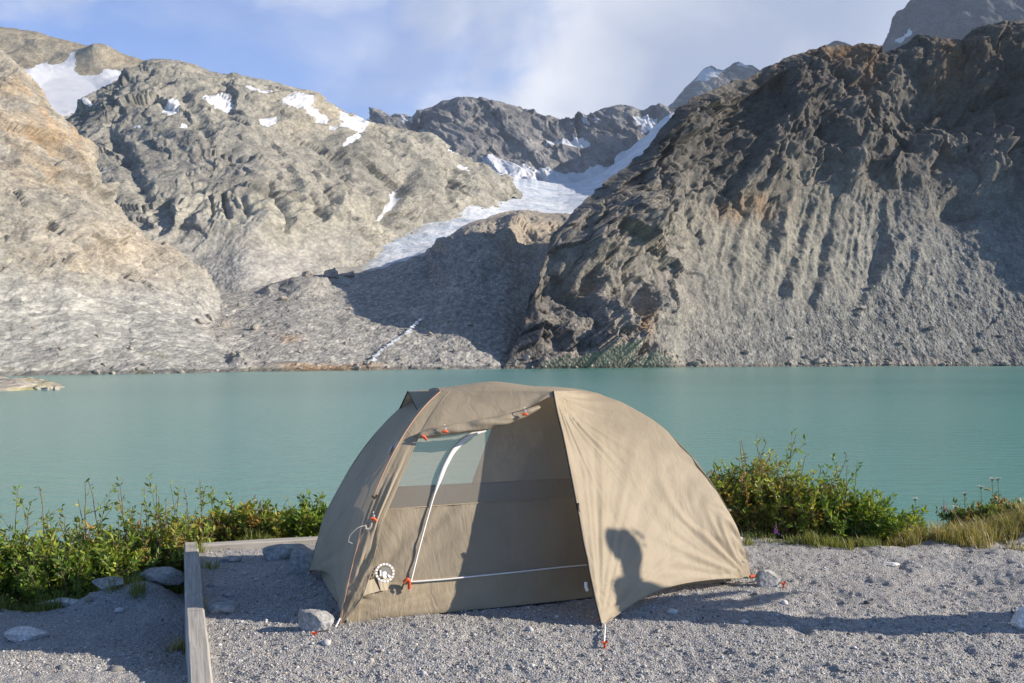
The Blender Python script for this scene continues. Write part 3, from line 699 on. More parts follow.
sz = np.exp(RNG.normal(math.log(0.0025), 0.45, n_)); sz = np.clip(sz, 0.0015, 0.014)
bigm = RNG.random(n_) < 0.006; sz = np.where(bigm, sz * RNG.uniform(2, 4.0, n_), sz)
gz = ground_z(gx, gy) + sz * 0.25
ang = RNG.uniform(0, 2 * np.pi, n_); ca, sa = np.cos(ang), np.sin(ang)
sc3 = RNG.uniform(0.7, 1.35, (n_, 3)) * np.array([1.15, 1, 0.75])
vv = ico_v[None] * sc3[:, None, :] * (1 + RNG.uniform(-.22, .22, (n_, 10, 1)))
vx = vv[..., 0] * ca[:, None] - vv[..., 1] * sa[:, None]; vy = vv[..., 0] * sa[:, None] + vv[..., 1] * ca[:, None]
V = np.stack([vx, vy, vv[..., 2]], -1) * sz[:, None, None] + np.stack([gx, gy, gz], -1)[:, None, :]
Fc = (ico_f[None] + (np.arange(n_) * 10)[:, None, None]).reshape(-1, 3)
me = raw_mesh('gravel', V.reshape(-1, 3), Fc, 3)
g0 = np.clip(RNG.normal(0.375, 0.13, n_), 0.12, 0.70)[:, None] * np.array([1.0, 0.985, 0.955])
warm = RNG.random(n_) < 0.12; g0[warm] *= np.array([1.03, 0.92, 0.80])
attr_color(me, 'tint', np.repeat(g0, 10, 0))
m, t, b = newmat('gravel_stone'); a = t.nodes.new('ShaderNodeAttribute'); a.attribute_name = 'tint'
t.links.new(a.outputs['Color'], b.inputs['Base Color']); b.inputs['Roughness'].default_value = 0.9; b.inputs['Specular IOR Level'].default_value = 0.25
tag(link(me, 'gravel', m, smooth=False), 'fine grey crushed stone lying loose over the tent pad and path', 'gravel', kind='stuff')

# ------------------------------------------------------------------ timber edging of the pad
def wood_material():
    m, t, b = newmat('weathered_timber'); oc = objco(t)
    n = noise(t, mapping(t, oc, (2.5, 60, 60)), 1.0, 7, 0.65, 0.6)
    n2 = noise(t, oc, 6, 6, 0.6)
    c = mixc(t, maprange(t, n, 0.3, 0.7), (0.29, 0.27, 0.24), (0.46, 0.43, 0.385))
    c = mixc(t, maprange(t, n2, 0.60, 0.72), c, (0.22, 0.20, 0.18))
    t.links.new(c, b.inputs['Base Color']); b.inputs['Roughness'].default_value = 0.85; b.inputs['Specular IOR Level'].default_value = 0.2
    t.links.new(bump(t, n, 0.5, 0.004), b.inputs['Normal'])
    return m
M_wood = wood_material()
def board(name, p0, p1, w, ztop, h, label):
    """timber laid along p0-p1 (its outer top edge), width w towards the pad, slightly worn edges"""
    p0 = np.array(p0); p1 = np.array(p1); L = np.linalg.norm(p1 - p0)
    n = 60; b = 0.008
    prof = [(0, -h), (0, -b), (b * .35, -b * .35), (b, 0), (w - b, 0), (w - b * .35, -b * .35), (w, -b), (w, -h)]
    V = []
    for i in range(n):
        s = L * i / (n - 1)
        for (a, z) in prof:
            wob = 0.0015 * math.sin(s * 3) + 0.0006 * math.sin(s * 17 + z * 40)
            V.append((s, a + wob, z + 0.001 * math.sin(s * 9 + a * 60)))
    V = np.array(V); k = len(prof)
    Fc = [(i * k + j, i * k + j + 1, (i + 1) * k + j + 1, (i + 1) * k + j) for i in range(n - 1) for j in range(k - 1)]
    mb = MB().add(V, Fc)
    o = mb.build(name, M_wood, smooth=False)
    me = o.data
    import bmesh
    bm = bmesh.new(); bm.from_mesh(me); bm.verts.ensure_lookup_table()
    bm.faces.new([bm.verts[j] for j in range(k)]); bm.faces.new([bm.verts[(n - 1) * k + j] for j in range(k)][::-1])
    bmesh.ops.recalc_face_normals(bm, faces=bm.faces); bm.to_mesh(me); bm.free()
    dv = (p1 - p0) / L
    o.location = (p0[0], p0[1], ztop); o.rotation_euler = (0, 0, math.atan2(dv[1], dv[0]))
    return tag(o, label, 'timber')
P0 = BA - bdir * 1.6
# local +y must point to the pad: run from far to near
board('edging_timber', BB, P0, 0.080, 0.035, 0.33, 'weathered grey timber running towards the viewer along the pad edge beside the lower gravel')
bk = np.array([bdir[1], -bdir[0]])
q0 = BB + bk * 0.10 + bdir * 0.0
board('edging_timber', BB + bk * 2.7 - bdir * 0.02, q0 - bdir * 0.02, 0.09, 0.032, 0.33, 'weathered timber along the lake side of the pad, behind the dark rocks and tent')

# ------------------------------------------------------------------ rocks
def stone_material(name, a, bcol):
    m, t, b = newmat(name); oc = objco(t)
    n = noise(t, oc, 9, 9, 0.65, 0.3); n2 = noise(t, oc, 60, 4, 0.6)
    c = mixc(t, maprange(t, n, 0.3, 0.7), a, bcol)
    c = mixc(t, 1.0, c, mixc(t, maprange(t, n2, 0.35, 0.65), (0.75, 0.75, 0.75), (1.2, 1.2, 1.2)), 'MULTIPLY')
    t.links.new(c, b.inputs['Base Color']); b.inputs['Roughness'].default_value = 0.9; b.inputs['Specular IOR Level'].default_value = 0.25
    t.links.new(bump(t, mathn(t, 'ADD', n, mathn(t, 'MULTIPLY', n2, .3)), 0.7, 0.02), b.inputs['Normal'])
    return m
M_stone = stone_material('granite_stone', (0.24, 0.235, 0.225), (0.42, 0.41, 0.39))
M_stonew = stone_material('pale_stone', (0.55, 0.53, 0.50), (0.74, 0.72, 0.69))
M_boulder = simple('boulder_rock', (0.34, 0.305, 0.26), 0.95, 0.15, 0.9, 0.35, 0.7, 0.4)
def rock(name, c, dims, seed, mat, label, cat='rock', group=None, rz=0.0, n=3, facet=0.0):
    import bmesh
    bm = bmesh.new(); bmesh.ops.create_icosphere(bm, subdivisions=n + 1, radius=1.0)
    co = np.array([v.co[:] for v in bm.verts])
    # flatten against random planes for a broken, angular stone
    r = np.random.default_rng(seed)
    for _ in range(15):
        q = r.normal(size=3); q /= np.linalg.norm(q); dlim = r.uniform(0.52, 0.86)
        e = co @ q - dlim; co = co - np.where(e > 0, e, 0)[:, None] * q * 0.92
    nn = 0.15 + 0.09 * fbm(co[:, 0] * 1.7 + seed, co[:, 1] * 1.7, co[:, 2] * 1.7, 2) + 0.035 * fbm(co[:, 0] * 6 + seed, co[:, 1] * 6, co[:, 2] * 6, 3)
    co = co * (1 + nn)[:, None] * np.array(dims)
    for v, q in zip(bm.verts, co): v.co = q
    me = bpy.data.meshes.new(name); bm.to_mesh(me); bm.free()
    o = link(me, name, mat, smooth=False); o.location = c; o.rotation_euler = (0, 0, rz)
    return tag(o, label, cat, group)
def on_pad(px, py, z=0.0):
    d = gd(py, z); return np.array([(px - 512) / F * d, d])
def put_rock(px, pybase, wpx, hpx, seed, mat, label, z=0.0, depth=0.8, cat='rock', rz=0.0):
    x, y = on_pad(px, pybase, z); d = y
    rx = wpx / 2 * d / F; rzv = hpx / 2 * d / F * 1.12
    zz = float(ground_z(np.array([x]), np.array([y]), False)[0])
    return rock('rock', (x, y + rx * depth * 0.8, zz + rzv * 0.45), (rx * 1.1, rx * depth, rzv * 1.1), seed, mat, label, cat, rz=rz)
put_rock(312, 632, 33, 24, 1, M_stone, 'pale grey rock beside the front left corner of the tent', depth=.8)
put_rock(222, 614, 26, 13, 2, M_stone, 'small rounded grey stone against the side timber, at the edge of the tent shadow')
put_rock(770, 586, 22, 20, 3, M_stone, 'grey rock holding the red strap at the right corner of the tent')
put_rock(282, 559, 50, 19, 4, M_stone, 'long dark boulder against the back timber, left of the tent', depth=.45)
put_rock(300, 573, 28, 25, 5, M_stone, 'upright shaded rock half hidden behind the left corner of the tent', depth=.7)
put_rock(230, 561, 19, 7, 6, M_stone, 'low flat shaded stone alone on the pad near the back left timber corner')
put_rock(1026, 629, 22, 24, 7, M_stonew, 'white stone at the right edge of the photo in the long shadow')
put_rock(892, 534 + 30, 14, 6, 8, M_stonew, 'small pale flat stone on the open gravel right of the tent', depth=.7)
put_rock(157, 610, 38, 15, 9, M_stone, 'rounded boulder under the shrubs close to the side timber', z=-0.25)
put_rock(105, 615, 28, 12, 10, M_stone, 'smaller boulder half buried under the shrubs at the edge of the lower gravel', z=-0.25)
put_rock(22, 648, 40, 12, 12, M_stonew, 'flat cream coloured rock in the lower gravel at the left', z=-0.25, depth=.9)
put_rock(70, 612, 60, 9, 13, M_stonew, 'low pale rock ledge along the foot of the left shrubs', z=-0.25, depth=.3)

# boulders on the scree across the lake
WZS = -2.35
bl = [(210, 327, 9, 7), (224, 331, 11, 8), (255, 330, 13, 7), (200, 337, 10, 6), (178, 340, 14, 6), (308, 281, 12, 9), (330, 283, 18, 11), (350, 279, 12, 8), (160, 337, 9, 6), (283, 300, 9, 5), (232, 363, 8, 6),
      (130, 352, 6, 4), (95, 340, 5, 4), (60, 352, 6, 4), (35, 330, 5, 4), (150, 300, 6, 4), (205, 300, 6, 4), (240, 305, 6, 4), (262, 350, 5, 4), (300, 352, 5, 4), (345, 345, 5, 4), (400, 360, 6, 4), (440, 362, 7, 5), (455, 352, 6, 4), (480, 345, 6, 4), (430, 335, 6, 4), (470, 325, 7, 4), (350, 310, 5, 4), (505, 352, 7, 5)]
for i, (a, b_, w, h) in enumerate(bl):
    P_, X_, Y_ = (PB, PXB, PYB)
    if a < 140: P_, X_, Y_ = (PD, PXD, PYD)
    c = surf_at(P_, X_, Y_, a, b_); d = c[1]
    big = i < 11
    rock('boulder', c + np.array([0, -0.2, h * d / F * 0.3]), (w / 2 * d / F, w / 2 * d / F * .9, h / 2 * d / F * 1.1), 50 + i, M_boulder,
         'large tan boulder among the outcrops on the far shore' if big else 'small grey boulder lying on the grey scree across the lake', 'boulder',
         'large boulders on the far shore' if big else 'small boulders on the scree', rz=i * 1.3, n=2)
for i, (a, b_, w, h) in enumerate([(523, 364, 7, 7), (514, 366, 5, 4), (700, 362, 8, 5), (745, 355, 7, 5), (806, 358, 6, 4), (855, 352, 8, 5), (790, 340, 6, 4), (900, 345, 7, 4), (930, 330, 7, 5), (980, 352, 8, 5), (860, 312, 9, 6), (870, 290, 7, 5), (672, 362, 6, 4), (1000, 338, 6, 4), (640, 360, 6, 4), (676, 253, 6, 5)]):
    c = surf_at(PA, PXA, PYA, a, b_); d = c[1]
    rock('boulder', c + np.array([0, -0.3, h * d / F * 0.25]), (w / 2 * d / F, w / 2 * d / F * .9, h / 2 * d / F), 150 + i, M_boulder,
         'grey boulder at the foot of the right mountain talus', 'boulder', 'boulders on the right talus', rz=i * 1.7, n=2)

rs = np.random.default_rng(77)
for i in range(90):
    a = rs.uniform(70, 1020)
    P_, X_ = (PD, PXD) if a < 232 else ((PB, PXB) if a < 512 else (PA, PXA))
    col_ = np.argmin(np.abs(X_[0] - a)); zc = P_[:, col_, 2]; j = int(np.argmin(np.abs(zc - (WZS + rs.uniform(0.1, 2.2) ** 1.3))))
    c = P_[j, col_]; w = float(np.clip(rs.lognormal(0.0, 0.45), 0.5, 2.6)) * (c[1] / 300) ** 0.5
    rock('boulder', c + np.array([0, -0.3 * w, 0.15 * w]), (w * .75, w * .6, w * .5), 400 + i, M_boulder, 'small grey rock at the waterline of the far shore', 'boulder', 'rocks along the far waterline', rz=i * 1.1, n=1)

# spit of gravel and grass at the left edge of the lake
xs = np.linspace(-1, 1, 60); ys = np.linspace(-1, 1, 24)
XX, YY = np.meshgrid(xs, ys)
sxp = (-8 - 512) / F * 112; hh = np.clip(1 - XX ** 2 - YY ** 2, 0, 1)
Z = WZ - 0.4 + 1.6 * hh ** 0.6 + 0.5 * fbm(XX * 6, YY * 4, XX * 0, 4) * hh ** .5
Pp = np.stack([sxp + XX * 6.5, 112 + YY * 13, Z], -1)
me = raw_mesh('spit', Pp.reshape(-1, 3), grid_faces(24, 60), 4)
gr = np.clip(fbm(XX * 4 + 3, YY * 3, XX * 0, 3) + 0.1, 0, 1)
attr_color(me, 'tint', lerp((0.36, 0.33, 0.29), (0.20, 0.20, 0.05), gr).reshape(-1, 3)); attr_float(me, 'snow', np.zeros(Z.size)); attr_float(me, 'scree', np.ones(Z.size))
tag(link(me, 'spit', rock_material('spit_rock', 0.8, 0.8, 0.6, 1.2)), kind='structure')
for i, (a, b_, w) in enumerate([(46, 390, 10), (56, 391, 6), (38, 393, 7)]):
    d = 108.0 + i
    rock('boulder', at(a, b_, d) * np.array([1, 1, 0]) + np.array([0, 0, WZ + 0.1]), (w / 2 * d / F, .5, .35), 230 + i, M_boulder, 'dark low stone in the water off the grassy spit', 'boulder', 'stones off the spit', n=2)

# ------------------------------------------------------------------ tent
TO = np.array([-0.74, 4.285]); TA = math.atan2(0.384, 0.924)
E1 = np.array([math.cos(TA), math.sin(TA)]); E2 = np.array([-math.sin(TA), math.cos(TA)])
def t2w(p):
    p = np.asarray(p, float); xy = TO + p[..., 0:1] * E1 + p[..., 1:2] * E2
    return np.concatenate([xy, p[..., 2:3]], -1)
def w2t(p):
    p = np.asarray(p, float); q = p[..., :2] - TO
    return np.stack([q @ E1, q @ E2, p[..., 2]], -1)
def proj(p):
    w = t2w(p); return 512 + w[..., 0] / w[..., 1] * F, HY - (w[..., 2] - EYE) / w[..., 1] * F
class Shell:
    """tent skin: a ring of roof points, a ring of ground points, curved poles and taut panels between"""
    def __init__(s, R, G, c, raise_, inward, dip):
        s.R, s.G, s.c, s.ra, s.inn, s.dip = [np.array(q, float) for q in (R, G, c, raise_, inward, dip)]
        s.cen = np.array([1.06, 0.56])
    def __call__(s, th, t):
        th = np.asarray(th, float); t = np.asarray(t, float); th, t = np.broadcast_arrays(th, t)
        n = len(s.R); k = np.floor(th).astype(int) % n; k2 = (k + 1) % n; f = th - np.floor(th)
        fe = f[..., None]
        R = s.R[k] * (1 - fe) + s.R[k2] * fe; G = s.G[k] * (1 - fe) + s.G[k2] * fe
        sn = np.sin(np.pi * f)
        c = s.c[k] * (1 - f) + s.c[k2] * f - s.dip[k] * sn
        G = G.copy(); G[..., 2] += s.ra[k] * sn ** 0.8
        dirc = s.cen - G[..., :2]; dirc /= np.linalg.norm(dirc, axis=-1, keepdims=True)
        G[..., :2] += dirc * (s.inn[k] * sn)[..., None]
        te = t[..., None]
        a = R + (G - R) * te
        h = np.sin(te * np.pi / 2); b = R + (G - R) * h; b[..., 2] = (G + (R - G) * np.cos(te * np.pi / 2))[..., 2]
        return a * (1 - c[..., None]) + b * c[..., None]
    def solve(s, px, py, th0, th1, t0=0.0, t1=1.0):
        for it in range(4):
            T, U = np.meshgrid(np.linspace(t0, t1, 60), np.linspace(th0, th1, 60), indexing='ij')
            X, Y = proj(s(U, T)); e = (X - px) ** 2 + (Y - py) ** 2
            i, j = np.unravel_index(np.argmin(e), e.shape); tb, ub = T[i, j], U[i, j]
            dt, du = (t1 - t0) / 20, (th1 - th0) / 20
            t0, t1 = max(0, tb - dt), min(1, tb + dt); th0, th1 = ub - du, ub + du
        return ub, tb
fly = Shell([(.60, .44, .985), (1.13, .25, .985), (1.45, .50, .975), (1.45, .64, .975), (1.13, .87, .985), (.60, .66, .985)],
            [(0, 0, 0.0), (1.035, -.446, 0.0), (2.13, 0, .02), (2.13, 1.1, .02), (1.035, 1.57, 0.0), (.08, 1.12, .0)],
            [.57, .0, .72, .72, .0, .52], [.0, .055, .05, .055, .0, .085], [0, .07, .06, .07, 0, .05], [.0, .10, .2, .10, .0, .16])
inner = Shell([(.64, .47, .955), (1.38, .49, .945), (1.38, .63, .945), (.64, .63, .955)],
              [(.035, .03, .0), (2.05, .06, .0), (2.05, 1.02, .0), (.13, 1.05, .0)],
              [.46, .62, .62, .45], [0, 0, 0, 0], [-.02, 0, -.02, 0], [.30, .25, .3, .25])

def fabric_material(name, col, trans, var=0.06, rough=0.6, crinkle=0.35):
    m, t, b = newmat(name); oc = objco(t)
    n = noise(t, oc, 5.0, 5, 0.55)
    lo = tuple(c * (1 - var) for c in col); hi_ = tuple(c * (1 + var) for c in col)
    c = mixc(t, maprange(t, n, 0.3, 0.7), lo, hi_)
    t.links.new(c, b.inputs['Base Color']); b.inputs['Roughness'].default_value = rough; b.inputs['Specular IOR Level'].default_value = 0.35
    w = t.nodes.new('ShaderNodeTexWave'); w.inputs['Scale'].default_value = 330; t.links.new(oc, w.inputs['Vector'])
    n2 = noise(t, mapping(t, oc, (9, 9, 2.5)), 1.0, 5, 0.6, 0.8)
    n3 = noise(t, mapping(t, oc, (40, 40, 16)), 1.0, 3, 0.5)
    nr = bump(t, mathn(t, 'ADD', n2, mathn(t, 'MULTIPLY', n3, 0.12)), crinkle, 0.03)
    t.links.new(nr, b.inputs['Normal'])
    tr = t.nodes.new('ShaderNodeBsdfTranslucent'); t.links.new(c, tr.inputs['Color']); t.links.new(nr, tr.inputs['Normal'])
    mx_ = t.nodes.new('ShaderNodeMixShader'); mx_.inputs[0].default_value = trans
    t.links.new(b.outputs[0], mx_.inputs[1]); t.links.new(tr.outputs[0], mx_.inputs[2])
    t.links.new(mx_.outputs[0], t.nodes['Material Output'].inputs['Surface'])
    return m
M_fly = fabric_material('fly_nylon', (0.40, 0.33, 0.232), 0.26, crinkle=0.22)
M_inner = fabric_material('inner_nylon', (0.36, 0.30, 0.215), 0.38, crinkle=0.35)
M_tub = fabric_material('floor_nylon', (0.31, 0.25, 0.165), 0.08, crinkle=0.4)
def mesh_material():
    m, t, b = newmat('bug_mesh')
    b.inputs['Base Color'].default_value = (0.50, 0.46, 0.39, 1); b.inputs['Roughness'].default_value = 0.8; b.inputs['Specular IOR Level'].default_value = 0.1
    tr = t.nodes.new('ShaderNodeBsdfTransparent'); mx_ = t.nodes.new('ShaderNodeMixShader'); mx_.inputs[0].default_value = 0.29
    t.links.new(tr.outputs[0], mx_.inputs[1]); t.links.new(b.outputs[0], mx_.inputs[2]); t.links.new(mx_.outputs[0], t.nodes['Material Output'].inputs['Surface'])
    return m
M_mesh = mesh_material()
M_zip = simple('zip_tape', (0.72, 0.71, 0.68), 0.6)
M_dark = simple('dark_webbing', (0.05, 0.045, 0.04), 0.7)
M_red = simple('red_webbing', (0.62, 0.10, 0.035), 0.5, nscale=80)
M_white = simple('white_cord', (0.80, 0.80, 0.78), 0.5)
M_grey = simple('grey_cord', (0.38, 0.37, 0.34), 0.6)
M_pole = simple('pole_alloy', (0.55, 0.53, 0.50), 0.35, 0.5, metal=0.8)
M_pipe = simple('rust_piping', (0.40, 0.24, 0.16), 0.6)

tent = empty('tent', (TO[0], TO[1], 0.0), 'beige two-person tent with open door, pitched on the gravel pad by the lake', 'tent')
tent.rotation_euler = (0, 0, TA)

def wrinkle(P, corners, amp):
    """pull creases radiating from staked corners"""
    h = np.zeros(P.shape[:2])
    for (c, reach, fr, ph, am) in corners:
        c = np.array(c); d = P - c; r = np.linalg.norm(d, axis=-1)
        hd = np.linalg.norm(d[..., :2], axis=-1) + 1e-4; a = np.arctan2(d[..., 2], hd) + 0.7 * np.arctan2(d[..., 1], d[..., 0])
        w_ = pn(a * fr + ph, r * 0.8, a * 0 + ph) + 0.5 * pn(a * fr * 2.2 + ph, r * 1.4, a * 0 + ph + 3)
        h += am * np.exp(-(r / reach) ** 1.3) * sstep(0.0, 0.12, r) * w_
    return P + grid_normals(P) * (h * amp)[..., None]
CORN = [((1.035, -.446, 0), .55, 9, 1.0, 1.0), ((2.13, 0, .02), .65, 14, 4.0, 1.0), ((0, 0, 0), .6, 9, 7.0, 1.2), ((.08, 1.12, 0), .5, 8, 2.0, 1.0), ((1.13, .25, .985), .30, 9, 5.0, .9),
        ((2.13, 1.1, .02), .5, 8, 3.0, 1.0), ((1.035, 1.57, 0), .5, 9, 6.0, 1.0)]
def patch(mb, shell, th0, th1, t0f, t1f, nu, nv, amp=0.02, off=0.0):
    f = np.linspace(0, 1, nu)[None, :]; g = np.linspace(0, 1, nv)[:, None]
    th = th0 + (th1 - th0) * f * np.ones((nv, 1)); t0 = t0f(th) if callable(t0f) else t0f; t1 = t1f(th) if callable(t1f) else t1f
    tt = t0 + (t1 - t0) * g
    P = shell(th, tt)
    P = P + grid_normals(P) * (0.008 * fbm(P[..., 0] * 2.6, P[..., 1] * 2.6, P[..., 2] * 2.6, 2))[..., None] * np.sin(np.pi * np.clip(tt, 0, 1))[..., None]
    if amp: P = wrinkle(P, CORN, amp)
    if off: P = P + grid_normals(P) * off
    mb.add(P, grid_faces(nv, nu)); return P
# edge of the rolled-back door on the near side, and of the lintel above it
edge_px = [(428, 416), (421, 432), (407, 465), (394, 495), (383, 520), (377, 545), (370, 575), (362, 598), (352, 612), (342, 623)]
es = [fly.solve(a, b, 0.0, 0.6) for a, b in edge_px]
TH0 = float(es[1][0]); eth = interp([(0.0, TH0)] + [(q[1], q[0]) for q in es[1:]] + [(1.0, 0.0)])
lint_px = [(421, 431), (445, 426), (470, 422), (495, 417), (520, 410), (538, 403), (548, 397)]
ls = sorted(fly.solve(a, b, 0.02, 1.0) for a, b in lint_px)
ltt = interp([(q[0], q[1]) for q in ls] + [(1.0, ls[-1][1])])
mb = MB()
# strip beside the door (near side)
nv, nu = 70, 12
g = np.linspace(0, 1, nv)[:, None]; f = np.linspace(0, 1, nu)[None, :]
th = eth(g) * f; P = fly(th, g * np.ones((1, nu)))
P = wrinkle(P, CORN, 0.02)
# the gathered cloth below the toggle
gth = np.exp(-((g - 0.62) / 0.17) ** 2) * (0.35 + 0.65 * f); P = P + grid_normals(P) * (-0.010 * gth * np.sin(f * 22))[..., None]
mb.add(P, grid_faces(nv, nu)); strip_P = P
patch(mb, fly, TH0, 1.0, 0.0, ltt, 40, 16, 0.02)
PR = patch(mb, fly, 1.0, 2.0, 0.0, 1.0, 110, 90, 0.019)
patch(mb, fly, 2.0, 3.0, 0.0, 1.0, 50, 60)
patch(mb, fly, 3.0, 4.0, 0.0, 1.0, 60, 50)
patch(mb, fly, 4.0, 4.9, 0.0, 0.14, 40, 10)
th = 5.0 - 0.22 * np.linspace(1, 0, 10)[None, :] * (1 - 0.75 * g); P = fly(th, g * np.ones((1, 10))); mb.add(P, grid_faces(nv, 10))
PH = patch(mb, fly, 5.0, 6.0, 0.0, 1.0, 50, 70)
# roof
q = np.linspace(0, 1, 14)[:, None]; th = np.linspace(0, 6, 121)[None, :]
Rr = fly(th * np.ones((14, 1)), 0.0)
S0 = Rr.copy(); S0[..., 1] = 0.55; S0[..., 0] = np.clip(S0[..., 0], 0.62, 1.20); S0[..., 2] = 1.030 - .03 * sstep(.9, 1.2, S0[..., 0]) - .030 * sstep(.95, .62, S0[..., 0])
P = S0 + (Rr - S0) * q[..., None]; P[..., 2] = S0[..., 2] - (S0[..., 2] - Rr[..., 2]) * q ** 2.0
mb.add(P, grid_faces(14, 121))
rf = mb.build('rainfly', M_fly, tent)
# hems, seams and binding
mb = MB(); mb.tube(strip_P[:, 0] + np.array([0, -.002, .001]), 0.0026, 6); mb.build('piping', M_pipe, rf)
mb = MB(); mb.tube(PR[:, 0] + np.array([-.004, -.003, 0]), 0.0045, 6); mb.build('door_zip', M_dark, rf)
mb = MB(); mb.tube(strip_P[:, -1], 0.002, 6); mb.build('hem', M_fly, rf)
for q_ in (PR[-1], PH[-1]): MB().tube(q_, 0.003, 6).build('hem', M_fly, rf)
# vent hood at the head end
def on_fly(px, py, a, b): return fly(*fly.solve(px, py, a, b))
B1 = on_fly(399, 408, 5.0, 6.0); B2 = on_fly(417, 410, 5.6, 6.0); Q1 = on_fly(437, 389, 5.7, 6.0); Q2 = np.array([.64, .60, .993])
Tp = w2t(at(408, 391.5, 0.5 * (t2w(B1)[1] + t2w(B2)[1]) - 0.02))
def bez_tri(a, b, c, n=10, sag=0.0):
    V = []; idx = {}
    for i in range(n + 1):
        for j in range(n + 1 - i):
            k = n - i - j; idx[(i, j)] = len(V); p = (a * i + b * j + c * k) / n
            V.append(p - np.array([0, 0, sag * 27 * i * j * k / n ** 3]))
    Fc = []
    for i in range(n):
        for j in range(n - i):
            Fc.append((idx[(i, j)], idx[(i + 1, j)], idx[(i, j + 1)]))
            if i + j < n - 1: Fc.append((idx[(i + 1, j)], idx[(i + 1, j + 1)], idx[(i, j + 1)]))
    return np.array(V), Fc
mb = MB(); mb.add(*bez_tri(Tp, B2, Q1, 10, .004)); mb.add(*bez_tri(Tp, Q1, Q2, 10, .004)); mb.add(*bez_tri(Tp, Q2, B1, 10, .004))
vh = mb.build('vent_hood', M_fly, tent)
mb = MB(); mb.tube([Tp, (Tp + B1) / 2, B1], 0.004); mb.tube([Tp, (Tp + B2) / 2, B2], 0.002); mb.build('vent_strut', M_dark, vh)
# inner tent
def t_at_z(shell, zz):
    def f_(th):
        th = np.asarray(th, float); lo = np.zeros_like(th); hi_ = np.ones_like(th)
        for _ in range(24):
            mid = (lo + hi_) / 2; z = shell(th, mid)[..., 2]; up = z > zz; lo = np.where(up, mid, lo); hi_ = np.where(up, hi_, mid)
        return (lo + hi_) / 2
    return f_
tz = t_at_z(inner, 0.46); tb_ = t_at_z(inner, 0.15)
ICORN = [((.035, .03, 0), .6, 7, 1.0, 1.0), ((2.02, .07, 0), .6, 6, 2.0, .8)]
def ipatch(name, t0f, t1f, mat, nv, amp, ths=((0, 1), (1, 2), (2, 3), (3, 4))):
    mb = MB()
    for a, b in ths:
        f = np.linspace(0, 1, 80)[None, :]; g = np.linspace(0, 1, nv)[:, None]
        th = a + (b - a) * f * np.ones((nv, 1)); t0 = t0f(th) if callable(t0f) else t0f; t1 = t1f(th) if callable(t1f) else t1f
        P = inner(th, t0 + (t1 - t0) * g)
        if amp:
            P = wrinkle(P, ICORN, amp)
            P = P + grid_normals(P) * (0.005 * fbm(P[..., 0] * 6, P[..., 1] * 0.5, P[..., 2] * 1.6, 2))[..., None] * np.sin(np.pi * g)[..., None]
        mb.add(P, grid_faces(nv, 80))
    return mb.build(name, mat, tent)
iw = ipatch('inner_wall', tz, tb_, M_inner, 30, 0.022)
ipatch('bathtub_wall', tb_, 1.0, M_tub, 14, 0.02)
mw = ipatch('mesh_wall', 0.0, tz, M_mesh, 20, 0.0)
V = inner(np.linspace(0, 4, 81)[:-1], np.ones(80)) + np.array([0, 0, .003]); cen = V.mean(0)
mb = MB(); mb.add(np.vstack([V, cen]), [(i, (i + 1) % 80, 80) for i in range(80)]); mb.build('floor', M_tub, tent, smooth=False)
Rr = inner(np.linspace(0, 4, 81)[:-1], np.zeros(80)); cen = Rr.mean(0) + np.array([0, 0, .02])
mb = MB(); mb.add(np.vstack([Rr, cen]), [(i, (i + 1) % 80, 80) for i in range(80)]); mb.build('mesh_roof', M_mesh, tent)
# door zips on the inner wall
def on_in(px, py, off=0.006):
    u, t_ = inner.solve(px, py, 0.02, 0.98); p = inner(u, t_)
    e = 1e-3; n = np.cross(inner(u + e, t_) - p, inner(u, t_ + e) - p); n /= np.linalg.norm(n)
    if n[1] > 0: n = -n
    return p + n * off
def dense(pts, k=8):
    pts = np.array(pts, float); s = np.linspace(0, len(pts) - 1, (len(pts) - 1) * k + 1); i = np.arange(len(pts))
    P = np.stack([np.interp(s, i, pts[:, j]) for j in range(pts.shape[1])], -1)
    for _ in range(4): P[1:-1] = (P[:-2] + 2 * P[1:-1] + P[2:]) / 4
    return P
zp = dense([on_in(a, b, .012) for a, b in [(410, 582), (414, 566), (419, 546), (425, 524), (431, 503), (437, 484), (443, 468), (451, 453), (461, 442), (472, 435), (484, 431)]])
k = np.linspace(0, 1, len(zp)); mb = MB(); mb.tube(zp, 0.004 + 0.009 * sstep(0.42, 0.55, k)); mb.build('door_zip', M_zip, iw)
zp = dense([on_in(a, b, .012) for a, b in [(409, 582), (440, 580), (480, 576), (520, 572), (560, 567.5), (590, 565)]]); mb = MB(); mb.tube(zp, 0.0038); mb.build('door_zip', M_zip, iw)
for z_ in (0.46,):
    th = np.linspace(0, 4, 160); p = inner(th, tz(th)); mb = MB(); mb.tube(p, 0.004); mb.build('seam_tape', M_tub, iw)
